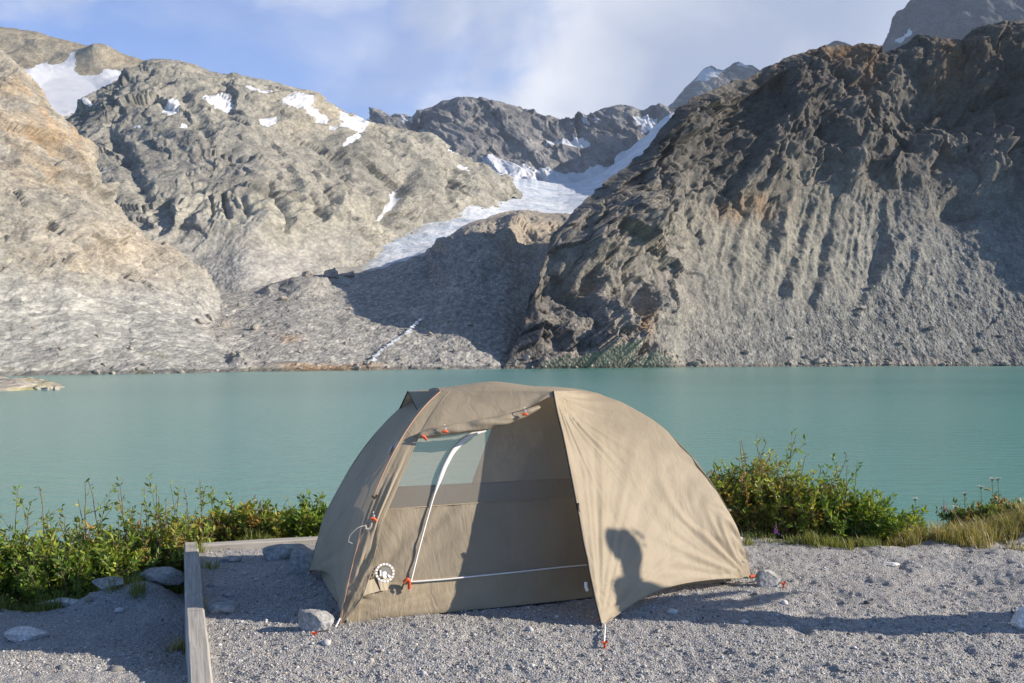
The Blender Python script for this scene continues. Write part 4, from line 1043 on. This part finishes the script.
# cream patch and the round printed emblem low on the wall
mb = MB(); c4 = [(356, 584), (373, 579), (379, 591), (358, 597)]; c4b = [(377, 580), (389, 578), (387, 590), (380, 591)]
for cc in (c4, c4b):
    n_ = 8; A = np.array(cc, float); V = []
    for i in range(n_ + 1):
        for j in range(n_ + 1):
            a = A[0] + (A[1] - A[0]) * i / n_; b = A[3] + (A[2] - A[3]) * i / n_; pp = a + (b - a) * j / n_
            V.append(on_in(pp[0], pp[1], .014))
    mb.add(V, grid_faces(n_ + 1, n_ + 1))
mb.build('cream_patch', fabric_material('cream_nylon', (0.62, 0.52, 0.36), 0.2), iw)
def emblem_polys():
    out = []
    # broken outer ring, read as lettering from here
    for k_ in range(17):
        a0 = 2 * math.pi * k_ / 17; a1 = a0 + 2 * math.pi / 17 * 0.74
        pts = [(9.6 * math.cos(a0 + (a1 - a0) * i / 4), 9.6 * math.sin(a0 + (a1 - a0) * i / 4)) for i in range(5)] + [(7.6 * math.cos(a1 - (a1 - a0) * i / 4), 7.6 * math.sin(a1 - (a1 - a0) * i / 4)) for i in range(5)]
        out.append(('w', pts))
    out.append(('d', [(-6, -1), (-4.5, -3.8), (-2, -5.6), (1.5, -6), (4.2, -4.6), (6, -1.5), (6.4, 1.5), (4, 1), (2, -1), (-2, -2), (-4, -1)]))
    out.append(('w', [(-5.2, -2.6), (-3.6, -2.2), (-3.4, 3), (-5, 3.4)]))
    out.append(('w', [(-2.6, -1.0), (0.5, -1.6), (2.4, 0.4), (1.2, 2.2), (2, 4.6), (0.4, 6), (-1.4, 5.4), (-2.4, 3)]))
    out.append(('w', [(2.6, 1.2), (5.2, 2.6), (6.4, 4.4), (4.4, 4.8), (2.6, 3.4)]))
    return out
mw_, md_ = MB(), MB()
for kind_, pl in emblem_polys():
    V = [on_in(384 + a, 573 + b, .016 if kind_ == 'w' else .013) for a, b in pl]
    (mw_ if kind_ == 'w' else md_).add(V, [list(range(len(V)))])
em = mw_.build('emblem', M_white, iw, smooth=False); md_.build('emblem_crescent', simple('grey_print', (0.22, 0.21, 0.19), 0.7), em, smooth=False)  # white print, with a dark grey printed crescent inside the ring
# rolled door under the lintel
lp = dense([fly(*fly.solve(a, b, 0.02, 1.0)) for a, b in [(416, 437), (430, 434), (450, 431), (475, 427), (500, 422), (520, 416), (538, 408)]], 10)
k = np.linspace(0, 1, len(lp)); lp = lp + np.array([0, -.020, .007])
rad = 0.006 + 0.021 * np.sin(np.pi * np.clip(k, 0, 1)) ** 0.5 + 0.0022 * np.sin(k * 13) + 0.001 * np.sin(k * 37 + 1)
V, Fc = tube(lp, rad, 18)
V = V + (np.array([0, -1, .3])[None] * (0.009 * fbm(V[:, 0] * 5, V[:, 1] * 45, V[:, 2] * 60, 3))[:, None])
mb = MB(); mb.add(V, Fc); rd = mb.build('rolled_door', M_fly, tent)
def toggle(px, py, d=None, white=True, sh=fly, tilt=0.0):
    u, t_ = sh.solve(px, py, 0.0, 1.0); p = sh(u, t_) + np.array([0, -.072 if py < 432 else -.045, 0])
    mb = MB(); a = 0.016
    mb.tube([p + np.array([-a * .8, 0, -.010 + tilt]), p + np.array([0, -.004, -.004]), p + np.array([a * .8, 0, -.010 - tilt])], [.006, .0075, .006], 8)
    tg_ = mb.build('toggle', M_red, tent)
    if white:
        mb = MB(); mb.tube([p + np.array([0, .006, -.006]), p + np.array([.001, -.004, .010]), p + np.array([.001, .004, .024])], [.0035, .0045, .0035], 6); mb.build('loop', M_white, tg_)
toggle(440, 429); toggle(519, 412); toggle(421, 435, white=False, tilt=.01); toggle(371, 516, tilt=.006)
# red zip pulls at the corner of the inner door
p = on_in(405, 583, .03)
mb = MB(); mb.tube(dense([p + np.array([-.016, 0, .002]), p + np.array([0, -.006, .018]), p + np.array([.012, 0, .006]), p + np.array([.010, -.004, -.030])]), .0075, 7); mb.build('zip_pull', M_red, tent)
mb = MB(); mb.tube(dense([p + np.array([-.012, 0, -.002]), p + np.array([-.020, -.004, -.012]), p + np.array([-.024, 0, -.028])]), .004, 6); mb.build('zip_pull', M_dark, tent)
# coiled guy line tied at the pole
p = fly(*fly.solve(367, 524, 0.0, .5)) + np.array([0, -.02, 0])
cp = []
for i in range(80):
    a = i / 80 * 2 * math.pi * 5; r_ = .020 + .006 * math.sin(i * 1.3)
    cp.append(p + np.array([r_ * math.cos(a) * .7, -.004 * (i % 7) / 3, r_ * math.sin(a)]))
q_ = [p, p + np.array([-.05, -.02, -.005]), p + np.array([-.085, -.02, -.035]), p + np.array([-.095, -.02, -.065]), p + np.array([-.075, -.02, -.075])]
mb = MB(); mb.tube(cp, .0022, 5); mb.tube(dense(q_), .0018, 5); mb.build('guy_line', M_grey, tent)
p = fly(*fly.solve(374, 498, 0.0, .5)) + np.array([0, -.012, 0]); mb = MB(); mb.tube([p + np.array([-.01, 0, .012]), p, p + np.array([.012, 0, .014])], .006); mb.build('clip', M_dark, tent)
p = fly(*fly.solve(579, 507, .9, 1.1)) + np.array([-.012, -.012, 0]); mb = MB(); mb.tube([p + np.array([0, 0, .02]), p, p + np.array([.004, 0, -.02])], .007); mb.build('clip', M_dark, tent)
# poles
for th_ in (0.0, 1.0, 2.0, 3.0):
    g = np.linspace(0, 1, 40); mb = MB(); mb.tube(inner(np.full(40, th_), g) * np.array([1, 1, 1]) + np.array([0, 0, .012]), .0045, 8); mb.build('pole', M_pole, tent)
# logo print on the head panel (two pale strokes)
M_lilac = simple('lilac_print', (0.42, 0.40, 0.50), 0.6)
for (a, b, c_, d_) in ((389, 460 - 6, 393, 446), (395, 449, 399, 441)):
    V = []
    for (x_, y_) in ((a, b), (a + 1.6, b - 1), (c_ + 1.6, d_), (c_, d_)):
        u, t_ = fly.solve(x_, y_, 5.3, 6.0); V.append(fly(u, t_) + np.array([-.012, -.006, .002]))
    MB().add(V, [(0, 1, 2, 3)]).build('print', M_lilac, rf, smooth=False)

# pegs, straps and loops: parts of the tent
def stake(px, py, name='peg', mat=M_red, h=0.03):
    x, y = on_pad(px, py); b = w2t(np.array([x, y, 0.0])); z = float(ground_z(np.array([x]), np.array([y]))[0])
    mb = MB(); mb.tube([b + np.array([0, 0, z - .05]), b + np.array([.002, -.002, z + h * .6]), b + np.array([.012, -.004, z + h])], .0055, 7)
    mb.tube([b + np.array([-.012, 0, z + h * .8]), b + np.array([.014, -.004, z + h * .8])], .004, 6)
    mb.build(name, mat, tent); return b + np.array([0, 0, z + h * .6])
def strap(pts, r, mat, name):
    mb = MB(); mb.tube(dense(pts), r, 7); mb.build(name, mat, tent)
s1 = stake(604, 647); strap([np.array([1.035, -.44, .012]), np.array([1.037, -.47, .012]), s1], .0035, M_white, 'stake_loop')
s2 = stake(314, 636, h=.015); strap([np.array([0.0, .0, .03]), np.array([-.02, -.01, .0]), np.array([-.03, -.03, -.005])], .004, M_white, 'stake_loop')
s3 = stake(783, 586); fc = np.array([2.12, .0, .03])
strap([fc, (fc + np.array([.06, .0, .0])), fc + np.array([.09, 0, -.012])], .009, M_red, 'strap')
strap([fc + np.array([.07, -.01, 0]), fc + np.array([.10, -.05, -.005]), s3], .003, M_dark, 'guy_line')
strap([np.array([.08, 1.12, .01]), np.array([.03, 1.14, .0]), np.array([-.01, 1.16, -.01])], .003, M_white, 'stake_loop')
p = fly(np.array(1.0), np.array(.83)) + np.array([-.02, .03, -.01]); strap([p, p + np.array([-.004, -.01, -.02]), p + np.array([.004, -.008, -.035])], .007, M_white, 'toggle')

# ------------------------------------------------------------------ vegetation
def leaf_material(name, tr=0.35):
    m, t, b = newmat(name); a = t.nodes.new('ShaderNodeAttribute'); a.attribute_name = 'tint'
    t.links.new(a.outputs['Color'], b.inputs['Base Color']); b.inputs['Roughness'].default_value = 0.5; b.inputs['Specular IOR Level'].default_value = 0.35
    tl = t.nodes.new('ShaderNodeBsdfTranslucent'); t.links.new(mixc(t, 1.0, a.outputs['Color'], (1.25, 1.3, 0.7), 'MULTIPLY'), tl.inputs['Color'])
    mx_ = t.nodes.new('ShaderNodeMixShader'); mx_.inputs[0].default_value = tr
    t.links.new(b.outputs[0], mx_.inputs[1]); t.links.new(tl.outputs[0], mx_.inputs[2]); t.links.new(mx_.outputs[0], t.nodes['Material Output'].inputs['Surface'])
    return m
M_leaf = leaf_material('willow_leaf'); M_stem = simple('twig_bark', (0.16, 0.12, 0.075), 0.8, nscale=30)
def shrub(base, h, spread, nst, seed, label, pal, name='shrub', cat='shrub', tall=0, group=None, leafl=0.040, dens=1.0):
    r = np.random.default_rng(seed); root = empty(name, base, label, cat, group)
    mb = MB(); LV = []; LC = []
    def leaves(pts, n, l0, col):
        m = len(pts); s = r.uniform(0.12, 1.0, n) * (m - 1); i = np.minimum(s.astype(int), m - 2); fr = (s - i)[:, None]
        p = pts[i] * (1 - fr) + pts[i + 1] * fr; tg = pts[i + 1] - pts[i]; tg /= np.linalg.norm(tg, axis=1, keepdims=True)
        rd_ = r.normal(size=(n, 3)); rd_ -= (rd_ * tg).sum(1, keepdims=True) * tg; rd_ /= np.linalg.norm(rd_, axis=1, keepdims=True)
        dr = tg * r.uniform(.3, 1.0, (n, 1)) + rd_ * r.uniform(.6, 1.0, (n, 1)); dr /= np.linalg.norm(dr, axis=1, keepdims=True)
        L = l0 * r.uniform(.6, 1.25, (n, 1)); sd_ = np.cross(dr, r.normal(size=(n, 3))); sd_ /= np.linalg.norm(sd_, axis=1, keepdims=True)
        nm = np.cross(dr, sd_); w_ = L * r.uniform(.16, .24, (n, 1))
        b0 = p + dr * .004; q = [b0, b0 + dr * L * .45 + sd_ * w_ + nm * w_ * .35, b0 + dr * L - nm * L * .12, b0 + dr * L * .45 - sd_ * w_ + nm * w_ * .35]
        LV.append(np.stack(q, 1)); c = np.array(col)[None] * r.uniform(.8, 1.6, (n, 1)) * r.uniform(.9, 1.1, (n, 3)); LC.append(c)
    for k_ in range(nst):
        a = r.uniform(0, 2 * math.pi); lean = spread * math.sqrt(r.uniform(0, 1)); hh_ = h * r.uniform(.55, 1.0) * (1 - 0.25 * (lean / max(spread, .01)) ** 2)
        if k_ < tall: hh_ = h * r.uniform(1.05, 1.32); lean *= .6
        b0 = np.array([r.normal() * spread * .30, r.normal() * spread * .22, -.06]); tip = np.array([b0[0] + lean * math.cos(a), b0[1] + lean * math.sin(a) * .7, hh_])
        mid = (b0 + tip) / 2 + np.array([math.cos(a), math.sin(a), 0]) * spread * -.06 + np.array([0, 0, hh_ * .08])
        s = np.linspace(0, 1, 9)[:, None]; pts = (1 - s) ** 2 * b0 + 2 * s * (1 - s) * mid + s ** 2 * tip
        pts[1:-1] += r.normal(size=(7, 3)) * .006
        mb.tube(pts, np.linspace(.0045, .0014, 9) * (h / .6 + .3), 4)
        col = pal[r.integers(len(pal))]
        leaves(pts[2:], int(26 * dens * (0.55 if k_ < tall else 1)), leafl * (.8 if k_ < tall else 1), col)
        for _ in range(r.integers(2, 5)):
            i = r.integers(2, 7); d_ = r.normal(size=3); d_[2] = abs(d_[2]) + .7; d_ /= np.linalg.norm(d_)
            e = pts[i] + d_ * hh_ * r.uniform(.16, .34); sp = np.linspace(pts[i], e, 5); sp[1:-1] += r.normal(size=(3, 3)) * .004
            mb.tube(sp, np.linspace(.0022, .0009, 5), 3); leaves(sp, int(13 * dens), leafl * .85, col)
    V = np.concatenate(LV).reshape(-1, 3); n = len(V) // 4
    fc = np.array([[0, 1, 2], [0, 2, 3]])[None] + (np.arange(n) * 4)[:, None, None]
    me = raw_mesh('foliage', V, fc.reshape(-1, 3), 3); attr_color(me, 'tint', np.clip(np.repeat(np.concatenate(LC), 4, 0), .005, .6))
    link(me, 'foliage', M_leaf, root, smooth=False); mb.build('stems', M_stem, root)
    return root
G1 = [(.13, .20, .028), (.17, .235, .032), (.22, .26, .04), (.10, .16, .03)]
G2 = [(.16, .22, .034), (.24, .27, .045), (.29, .28, .05), (.17, .215, .04), (.28, .19, .05)]
G3 = [(.11, .17, .035), (.14, .19, .04), (.28, .18, .06)]
def zg(x, y): return float(ground_z(np.array([x]), np.array([y]), False)[0])
left = [(-25, 5.75, .46, .30, 60, 0, G1, 'dense green shrub cut off by the left edge of the photo'),
        (18, 5.85, .50, .30, 60, 1, G1, 'bushy green shrub second from the left edge, with one bare twig'),
        (62, 5.75, .42, .28, 60, 0, G1, 'low green shrub above the pale rock ledge at the left'),
        (78, 6.1, .52, .26, 50, 3, G2, 'green shrub topped by a brownish upright spire, left of the gravel mounds'),
        (112, 5.9, .42, .24, 55, 2, G1, 'green shrub with one thin leafy sprig rising alone over the water'),
        (140, 6.2, .50, .24, 45, 3, G2, 'shrub of reddish and green leaves behind the rounded boulder'),
        (168, 6.15, .54, .24, 60, 4, G2, 'yellow-green shrub with long bare shoots beside the timber corner'),
        (200, 6.75, .46, .24, 45, 3, G2, 'light green shrub directly behind the corner where the two timbers meet'),
        (236, 6.9, .44, .24, 42, 3, G2, 'thin yellowing shrub behind the middle of the back timber'),
        (268, 6.8, .42, .22, 45, 4, G2, 'upright shrub with yellow-leaved shoots behind the long dark boulder'),
        (312, 6.8, .46, .22, 50, 4, G1, 'green shrub just left of the tent, behind the back timber')]
for i, (px, d, h, sp, n_, tl_, pal, lb) in enumerate(left):
    x = (px - 512) / F * d; z = zg(x, d); topz = -0.02
    hh_ = h + 0.05 + (-0.35 - z) * 0.9
    shrub((x, d, z), hh_, sp * 1.15, int(n_ * 1.9), 100 + i, lb, pal, tall=tl_ + 1, leafl=.043)
right = [(712, 6.85, .62, .24, 45, 3, G3, 'dark green shrub with thin twigs against the right side of the tent'),
         (750, 6.7, .78, .30, 85, 5, G2, 'tallest leafy shrub right of the tent, yellow-green on top'),
         (792, 6.6, .70, .30, 85, 3, G2, 'bushy shrub right of the tent, middle of the clump, with reddish leaves low down'),
         (835, 6.55, .62, .28, 75, 4, G1, 'green shrub with long thin shoots on the right of the clump'),
         (868, 6.5, .48, .22, 55, 2, G1, 'small bright green shrub ending the clump towards the grass'),
         (912, 6.75, .30, .12, 10, 2, G1, 'sparse little plant standing alone between the shrubs and the dry grass'),
         (985, 7.0, .30, .24, 40, 2, G3, 'low dull green plant among the dry grass at the far right'),
         (1020, 7.0, .32, .26, 45, 2, G3, 'low dull green plant cut off by the right edge of the photo')]
for i, (px, d, h, sp, n_, tl_, pal, lb) in enumerate(right):
    x = (px - 512) / F * d; z = zg(x, d); shrub((x, d, z), h * .80 + (-.12 - z) * .8, sp * 1.1, int(n_ * 1.3), 200 + i, lb, pal, tall=tl_, leafl=.042)

# grass: stuff
def grass(name, spots, label, pal, seed, hl=(.06, .16)):
    r = np.random.default_rng(seed); V = []; C = []
    for (px, d, rx, ry, n) in spots:
        x0 = (px - 512) / F * d
        nc = max(3, n // 55); cx_ = r.normal(size=nc) * rx * 1.15; cy_ = r.normal(size=nc) * ry; k_ = r.integers(nc, size=n); ch = r.uniform(.45, 1.25, nc)[k_]
        x = x0 + cx_[k_] + r.normal(size=n) * .028; y = d + cy_[k_] + r.normal(size=n) * .024; z = ground_z(x, y, False) - .005
        h = r.uniform(*hl, n) * ch; a = r.uniform(0, 2 * np.pi, n); ln = h * r.uniform(.2, .9, n)
        b = np.stack([x, y, z], 1); w_ = .0022
        sd_ = np.stack([-np.sin(a), np.cos(a), 0 * a], 1) * w_; dr = np.stack([np.cos(a), np.sin(a), 0 * a], 1)
        m1 = b + dr * (ln * .35)[:, None] + np.array([0, 0, 1]) * (h * .62)[:, None]; tp = b + dr * ln[:, None] + np.array([0, 0, 1]) * h[:, None]
        V.append(np.stack([b - sd_, b + sd_, m1 + sd_ * .7, m1 - sd_ * .7, tp], 1)); p_ = np.array(pal)[r.integers(len(pal), size=n)] * r.uniform(.7, 1.3, (n, 1)); C.append(p_)
    V = np.concatenate(V).reshape(-1, 3); n = len(V) // 5
    fc = np.array([[0, 1, 2], [0, 2, 3], [3, 2, 4]])[None] + (np.arange(n) * 5)[:, None, None]
    me = raw_mesh(name, V, fc.reshape(-1, 3), 3); attr_color(me, 'tint', np.repeat(np.concatenate(C), 5, 0))
    return tag(link(me, name, M_leaf, smooth=False), label, 'grass', kind='stuff')
DRY = [(.46, .35, .16), (.38, .30, .13), (.27, .24, .09), (.17, .19, .055)]
grass('grass', [(905, 6.45, .12, .12, 700), (935, 6.4, .14, .10, 900), (960, 6.45, .14, .12, 1200), (985, 6.7, .14, .12, 1500), (1015, 6.7, .16, .14, 2000), (1050, 6.7, .2, .15, 1500), (1018, 6.45, .08, .05, 500), (880, 6.45, .12, .08, 500), (945, 6.35, .10, .04, 500)],
      'dry straw-coloured grass along the edge of the gravel at the right', DRY, 31, (.04, .14))
grass('grass', [(790, 6.12, .12, .05, 450), (815, 6.08, .12, .05, 600), (840, 6.18, .10, .05, 450), (760, 6.35, .08, .05, 160), (735, 6.6, .06, .05, 120), (865, 6.3, .08, .06, 400)],
      'short yellow-green grass and herbs at the foot of the right shrubs', [(.20, .21, .05), (.26, .24, .08), (.12, .16, .04)], 32, (.03, .09))
grass('grass', [(15, 5.5, .3, .12, 900), (75, 5.55, .2, .10, 600), (130, 5.65, .12, .08, 500), (175, 5.9, .08, .1, 400), (-40, 5.5, .3, .1, 500), (210, 6.5, .3, .1, 400), (260, 6.6, .3, .1, 400)],
      'green grass under the shrubs along the left bank', [(.15, .19, .04), (.24, .25, .07)], 33, (.04, .12))
x, y = on_pad(183, 664, -.25); 
grass('grass', [((x / y) * F + 512, y, .02, .03, 160)], 'small dry tuft of grass at the outer foot of the side timber', DRY, 34, (.03, .07))

# flowers
M_petal = simple('white_petal', (0.72, 0.70, 0.62), 0.7); M_pink = simple('pink_petal', (0.50, 0.16, 0.30), 0.7); M_purple = simple('purple_petal', (0.30, 0.07, 0.42), 0.7); M_fstem = simple('flower_stem', (0.16, 0.19, 0.07), 0.7)
def flower(px, py, d, kind, label, seed):
    r = np.random.default_rng(seed); hd = at(px, py, d); x = hd[0] + r.normal() * .02; z = zg(x, d) - .02
    root = empty('flower', (x, d, z), label, 'flower'); tip = hd - np.array([x, d, z])
    mb = MB(); stem = np.array([(0, 0, 0), tip * .5 + np.array([.008, 0, 0]), tip]); mb.tube(dense(stem, 5), .0022, 5); hs = []
    if kind == 'umbel':
        for _ in range(14):
            a = r.uniform(0, 6.28); q = .021 * math.sqrt(r.uniform()); e = tip + np.array([q * math.cos(a), q * math.sin(a), .012 + r.uniform(-.004, .004)])
            mb.tube([tip - np.array([0, 0, .012]), (tip + e) / 2, e], .001, 4); hs.append((e, .0065))
    else:
        for i in range(16):
            q = i / 16; a = i * 2.4; e = tip + np.array([.014 * (1 - q) * math.cos(a), .014 * (1 - q) * math.sin(a), -.05 + .08 * q]); hs.append((e, .009 * (1.1 - q)))
        mb.tube([tip, tip + np.array([0, 0, .03])], .0015, 4)
    for i in range(7):   # leaves on the stem
        s = .15 + .09 * i; b = tip * s; a = i * 2.2; dr = np.array([math.cos(a), math.sin(a), .5]) * .035; sd_ = np.array([-math.sin(a), math.cos(a), 0]) * .005
        mb.add([b, b + dr * .5 + sd_, b + dr, b + dr * .5 - sd_], [(0, 1, 2), (0, 2, 3)])
    mb.build('stem', M_fstem, root)
    mb = MB()
    for (e, q) in hs:
        for j in range(5):
            a = 1.2566 * j + r.uniform(0, 1); b = a + .9; up = np.array([0, 0, r.uniform(-.3, .5) * q])
            mb.add([e, e + np.array([q * math.cos(a), q * math.sin(a), 0]) + up, e + np.array([q * 1.2 * math.cos((a + b) / 2), q * 1.2 * math.sin((a + b) / 2), 0]) + up, e + np.array([q * math.cos(b), q * math.sin(b), 0]) + up], [(0, 1, 2, 3)])
        mb.add([e + np.array([q * .4 * a_, q * .4 * b_, q * .4 * c_]) for a_, b_, c_ in ((1, 0, 0), (0, 1, 0), (-1, 0, 0), (0, -1, 0), (0, 0, 1))], [(0, 1, 4), (1, 2, 4), (2, 3, 4), (3, 0, 4)])
    mb.build('petals', {'umbel': M_petal, 'pink': M_pink, 'purple': M_purple}[kind], root, smooth=False)
for i, a in enumerate([(981, 488, 6.9, 'umbel', 'white flat-topped flower left of the tallest white flower pair by the lake'), (992, 480, 7.0, 'umbel', 'tall white flower, left one of the closest pair above the dry grass'),
                       (998, 480, 7.0, 'umbel', 'tall white flower, right one of the closest pair above the dry grass'), (965, 495, 6.9, 'umbel', 'single small white flower on a thin stem over the turquoise water'),
                       (955, 508, 6.7, 'umbel', 'low cream flower among leaves, just right of the pink flower'), (915, 500, 6.75, 'umbel', 'pale flower on the sparse plant between shrubs and dry grass'),
                       (944, 503, 6.8, 'pink', 'pink flower spike leaning over the water at the right'), (720, 511, 6.4, 'umbel', 'white flower nearest the right side of the tent'),
                       (729, 512, 6.4, 'umbel', 'white flower in front of the dark shrub, second from the tent'), (776, 526, 6.15, 'purple', 'purple flower low in front of the right shrubs')]):
    flower(*a, 300 + i)

# ------------------------------------------------------------------ person whose shadow falls on the tent
def skinned(name, joints, edges, mat, parent=None, sub=2):
    me = bpy.data.meshes.new(name); me.from_pydata([j[0] for j in joints], edges, []); me.update()
    o = bpy.data.objects.new(name, me); COL.objects.link(o); me.materials.append(mat)
    sk = o.modifiers.new('skin', 'SKIN'); sk.use_smooth_shade = True
    for i, j in enumerate(joints):
        me.skin_vertices[0].data[i].radius = j[1]; me.skin_vertices[0].data[i].use_root = (i == 0)
    sb = o.modifiers.new('subdivision', 'SUBSURF'); sb.levels = sub; sb.render_levels = sub
    if parent is not None: o.parent = parent
    return o
M_skin = simple('skin', (0.48, 0.30, 0.22), 0.55); M_jacket = simple('jacket_cloth', (0.05, 0.07, 0.11), 0.8, nscale=30); M_trouser = simple('trouser_cloth', (0.09, 0.085, 0.075), 0.85, nscale=30); M_hair = simple('hair', (0.06, 0.04, 0.025), 0.7, nscale=40); M_boot = simple('boot_leather', (0.08, 0.055, 0.035), 0.7, nscale=30)
PXY = (3.40, 4.215)
# mid-step, facing local -y, bent a little forward with the forearms raised in front
J = [((0, 0, .95), (.155, .11)), ((0, -.03, 1.12), (.145, .11)), ((0, -.10, 1.30), (.165, .12)), ((0, -.16, 1.43), (.10, .08)), ((0, -.20, 1.49), (.056, .058)), ((0, -.25, 1.55), (.072, .085)), ((0, -.275, 1.64), (.078, .098)), ((0, -.275, 1.715), (.055, .07)),
     ((.17, -.12, 1.39), (.062, .062)), ((.21, -.29, 1.21), (.046, .048)), ((.16, -.46, 1.08), (.036, .032)), ((.145, -.54, 1.04), (.040, .022)),
     ((-.17, -.12, 1.39), (.062, .062)), ((-.21, -.29, 1.21), (.046, .048)), ((-.16, -.46, 1.08), (.036, .032)), ((-.145, -.54, 1.04), (.040, .022)),
     ((.09, 0, .86), (.095, .10)), ((.11, -.17, .50), (.062, .066)), ((.12, -.17, .10), (.042, .046)), ((.125, -.31, .04), (.042, .03)),
     ((-.09, .02, .86), (.095, .10)), ((-.11, .06, .48), (.062, .066)), ((-.12, .17, .10), (.042, .046)), ((-.125, .03, .04), (.042, .03))]
E = [(0, 1), (1, 2), (2, 3), (3, 4), (4, 5), (5, 6), (6, 7), (2, 8), (8, 9), (9, 10), (10, 11), (2, 12), (12, 13), (13, 14), (14, 15), (0, 16), (16, 17), (17, 18), (18, 19), (0, 20), (20, 21), (21, 22), (22, 23)]
for s_ in (1, -1):      # fingers and thumb, rooted in the palm, slightly curled
    pi = 11 if s_ > 0 else 15
    for k_, (dx, ln) in enumerate(((-.028, .060), (-.009, .074), (.010, .070), (.027, .055))):
        b0 = len(J); J.append(((s_ * (.145 + dx), -.572, 1.025), (.0095, .0095))); J.append(((s_ * (.142 + dx), -.572 - ln * .45, 1.000), (.0085, .0085))); J.append(((s_ * (.138 + dx), -.572 - ln * .7, .965), (.007, .007)))
        E += [(pi, b0), (b0, b0 + 1), (b0 + 1, b0 + 2)]
    b0 = len(J); J.append(((s_ * .098, -.545, 1.040), (.012, .012))); J.append(((s_ * .086, -.575, 1.015), (.0095, .0095))); E += [(pi, b0), (b0, b0 + 1)]
person = skinned('person', J, E, M_skin)
person.location = (PXY[0], PXY[1], zg(*PXY)); person.rotation_euler = (0, 0, math.pi); person.scale = (.955, .955, .955)
tag(person, 'person in dark jacket just past the right edge, casting the long shadow', 'person')
jk = skinned('jacket', [((0, .015, .80), (.185, .15)), ((0, -.025, 1.08), (.172, .155)), ((0, -.10, 1.30), (.185, .15)), ((0, -.155, 1.42), (.125, .10)), ((0, -.19, 1.475), (.075, .075)), ((.17, -.12, 1.39), (.08, .08)), ((.21, -.29, 1.21), (.066, .066)), ((.165, -.445, 1.09), (.05, .05)), ((-.17, -.12, 1.39), (.08, .08)), ((-.21, -.29, 1.21), (.066, .066)), ((-.165, -.445, 1.09), (.05, .05))],
             [(0, 1), (1, 2), (2, 3), (3, 4), (2, 5), (5, 6), (6, 7), (2, 8), (8, 9), (9, 10)], M_jacket, person)
skinned('trousers', [((0, 0, .95), (.165, .125)), ((.095, 0, .84), (.11, .115)), ((.11, -.17, .50), (.08, .082)), ((.12, -.175, .13), (.066, .068)), ((-.095, .02, .84), (.11, .115)), ((-.11, .06, .48), (.08, .082)), ((-.12, .165, .13), (.066, .068)), ((0, -.02, 1.06), (.158, .12))], [(0, 1), (1, 2), (2, 3), (0, 4), (4, 5), (5, 6), (0, 7)], M_trouser, person)
for s_, o_ in ((1, -.19), (-1, .15)): skinned('boot', [((s_ * .12, .02 + o_, .15), (.056, .056)), ((s_ * .12, .03 + o_, .05), (.054, .054)), ((s_ * .125, -.08 + o_, .045), (.05, .04)), ((s_ * .127, -.17 + o_, .035), (.042, .030))], [(0, 1), (1, 2), (2, 3)], M_boot, person)
H0 = np.array([0, -.262, -.02])
skinned('hair', [(tuple(np.array(a) + H0), b) for a, b in (((0, .035, 1.575), (.070, .066)), ((0, .025, 1.655), (.092, .086)), ((0, -.01, 1.715), (.080, .085)), ((0, -.03, 1.725), (.06, .05)))], [(0, 1), (1, 2), (2, 3)], M_hair, person)
def face(name, pts, r_, mat): MB().tube(np.array(pts) + H0, r_, 8).build(name, mat, person)
face('nose', [(0, -.105, 1.675), (0, -.122, 1.645), (0, -.128, 1.625), (0, -.112, 1.612)], [.006, .009, .010, .006], M_skin)
face('mouth', [(-.026, -.097, 1.585), (0, -.106, 1.583), (.026, -.097, 1.585)], [.003, .006, .003], simple('lips', (.42, .19, .16), .5))
for s_ in (1, -1):
    face('eye', [(s_ * .043, -.103, 1.672), (s_ * .032, -.109, 1.674), (s_ * .020, -.107, 1.672)], [.003, .007, .003], M_white)
    face('ear', [(s_ * .080, -.008, 1.685), (s_ * .092, .008, 1.66), (s_ * .080, -.002, 1.62)], [.010, .016, .008], M_skin)

# ------------------------------------------------------------------ air: a thin even haze over the valley
def add_haze(dens=0.00005):
    m = bpy.data.materials.new('valley_air'); m.use_nodes = True; t = m.node_tree; t.nodes.clear()
    v = t.nodes.new('ShaderNodeVolumePrincipled'); v.inputs['Color'].default_value = (0.74, 0.85, 1.0, 1); v.inputs['Density'].default_value = dens; v.inputs['Anisotropy'].default_value = 0.0
    t.links.new(v.outputs[0], t.nodes.new('ShaderNodeOutputMaterial').inputs['Volume'])
    x0, x1, y0, y1, z0, z1 = -1500, 2600, -60, 3800, -9, 1750
    V = np.array([(x, y, z) for x in (x0, x1) for y in (y0, y1) for z in (z0, z1)])
    o = MB().add(V, [(0, 1, 3, 2), (4, 6, 7, 5), (0, 4, 5, 1), (2, 3, 7, 6), (0, 2, 6, 4), (1, 5, 7, 3)]).build('haze', m, smooth=False)
    tag(o, 'thin pale blue haze filling the valley air', 'haze', kind='stuff')
add_haze()
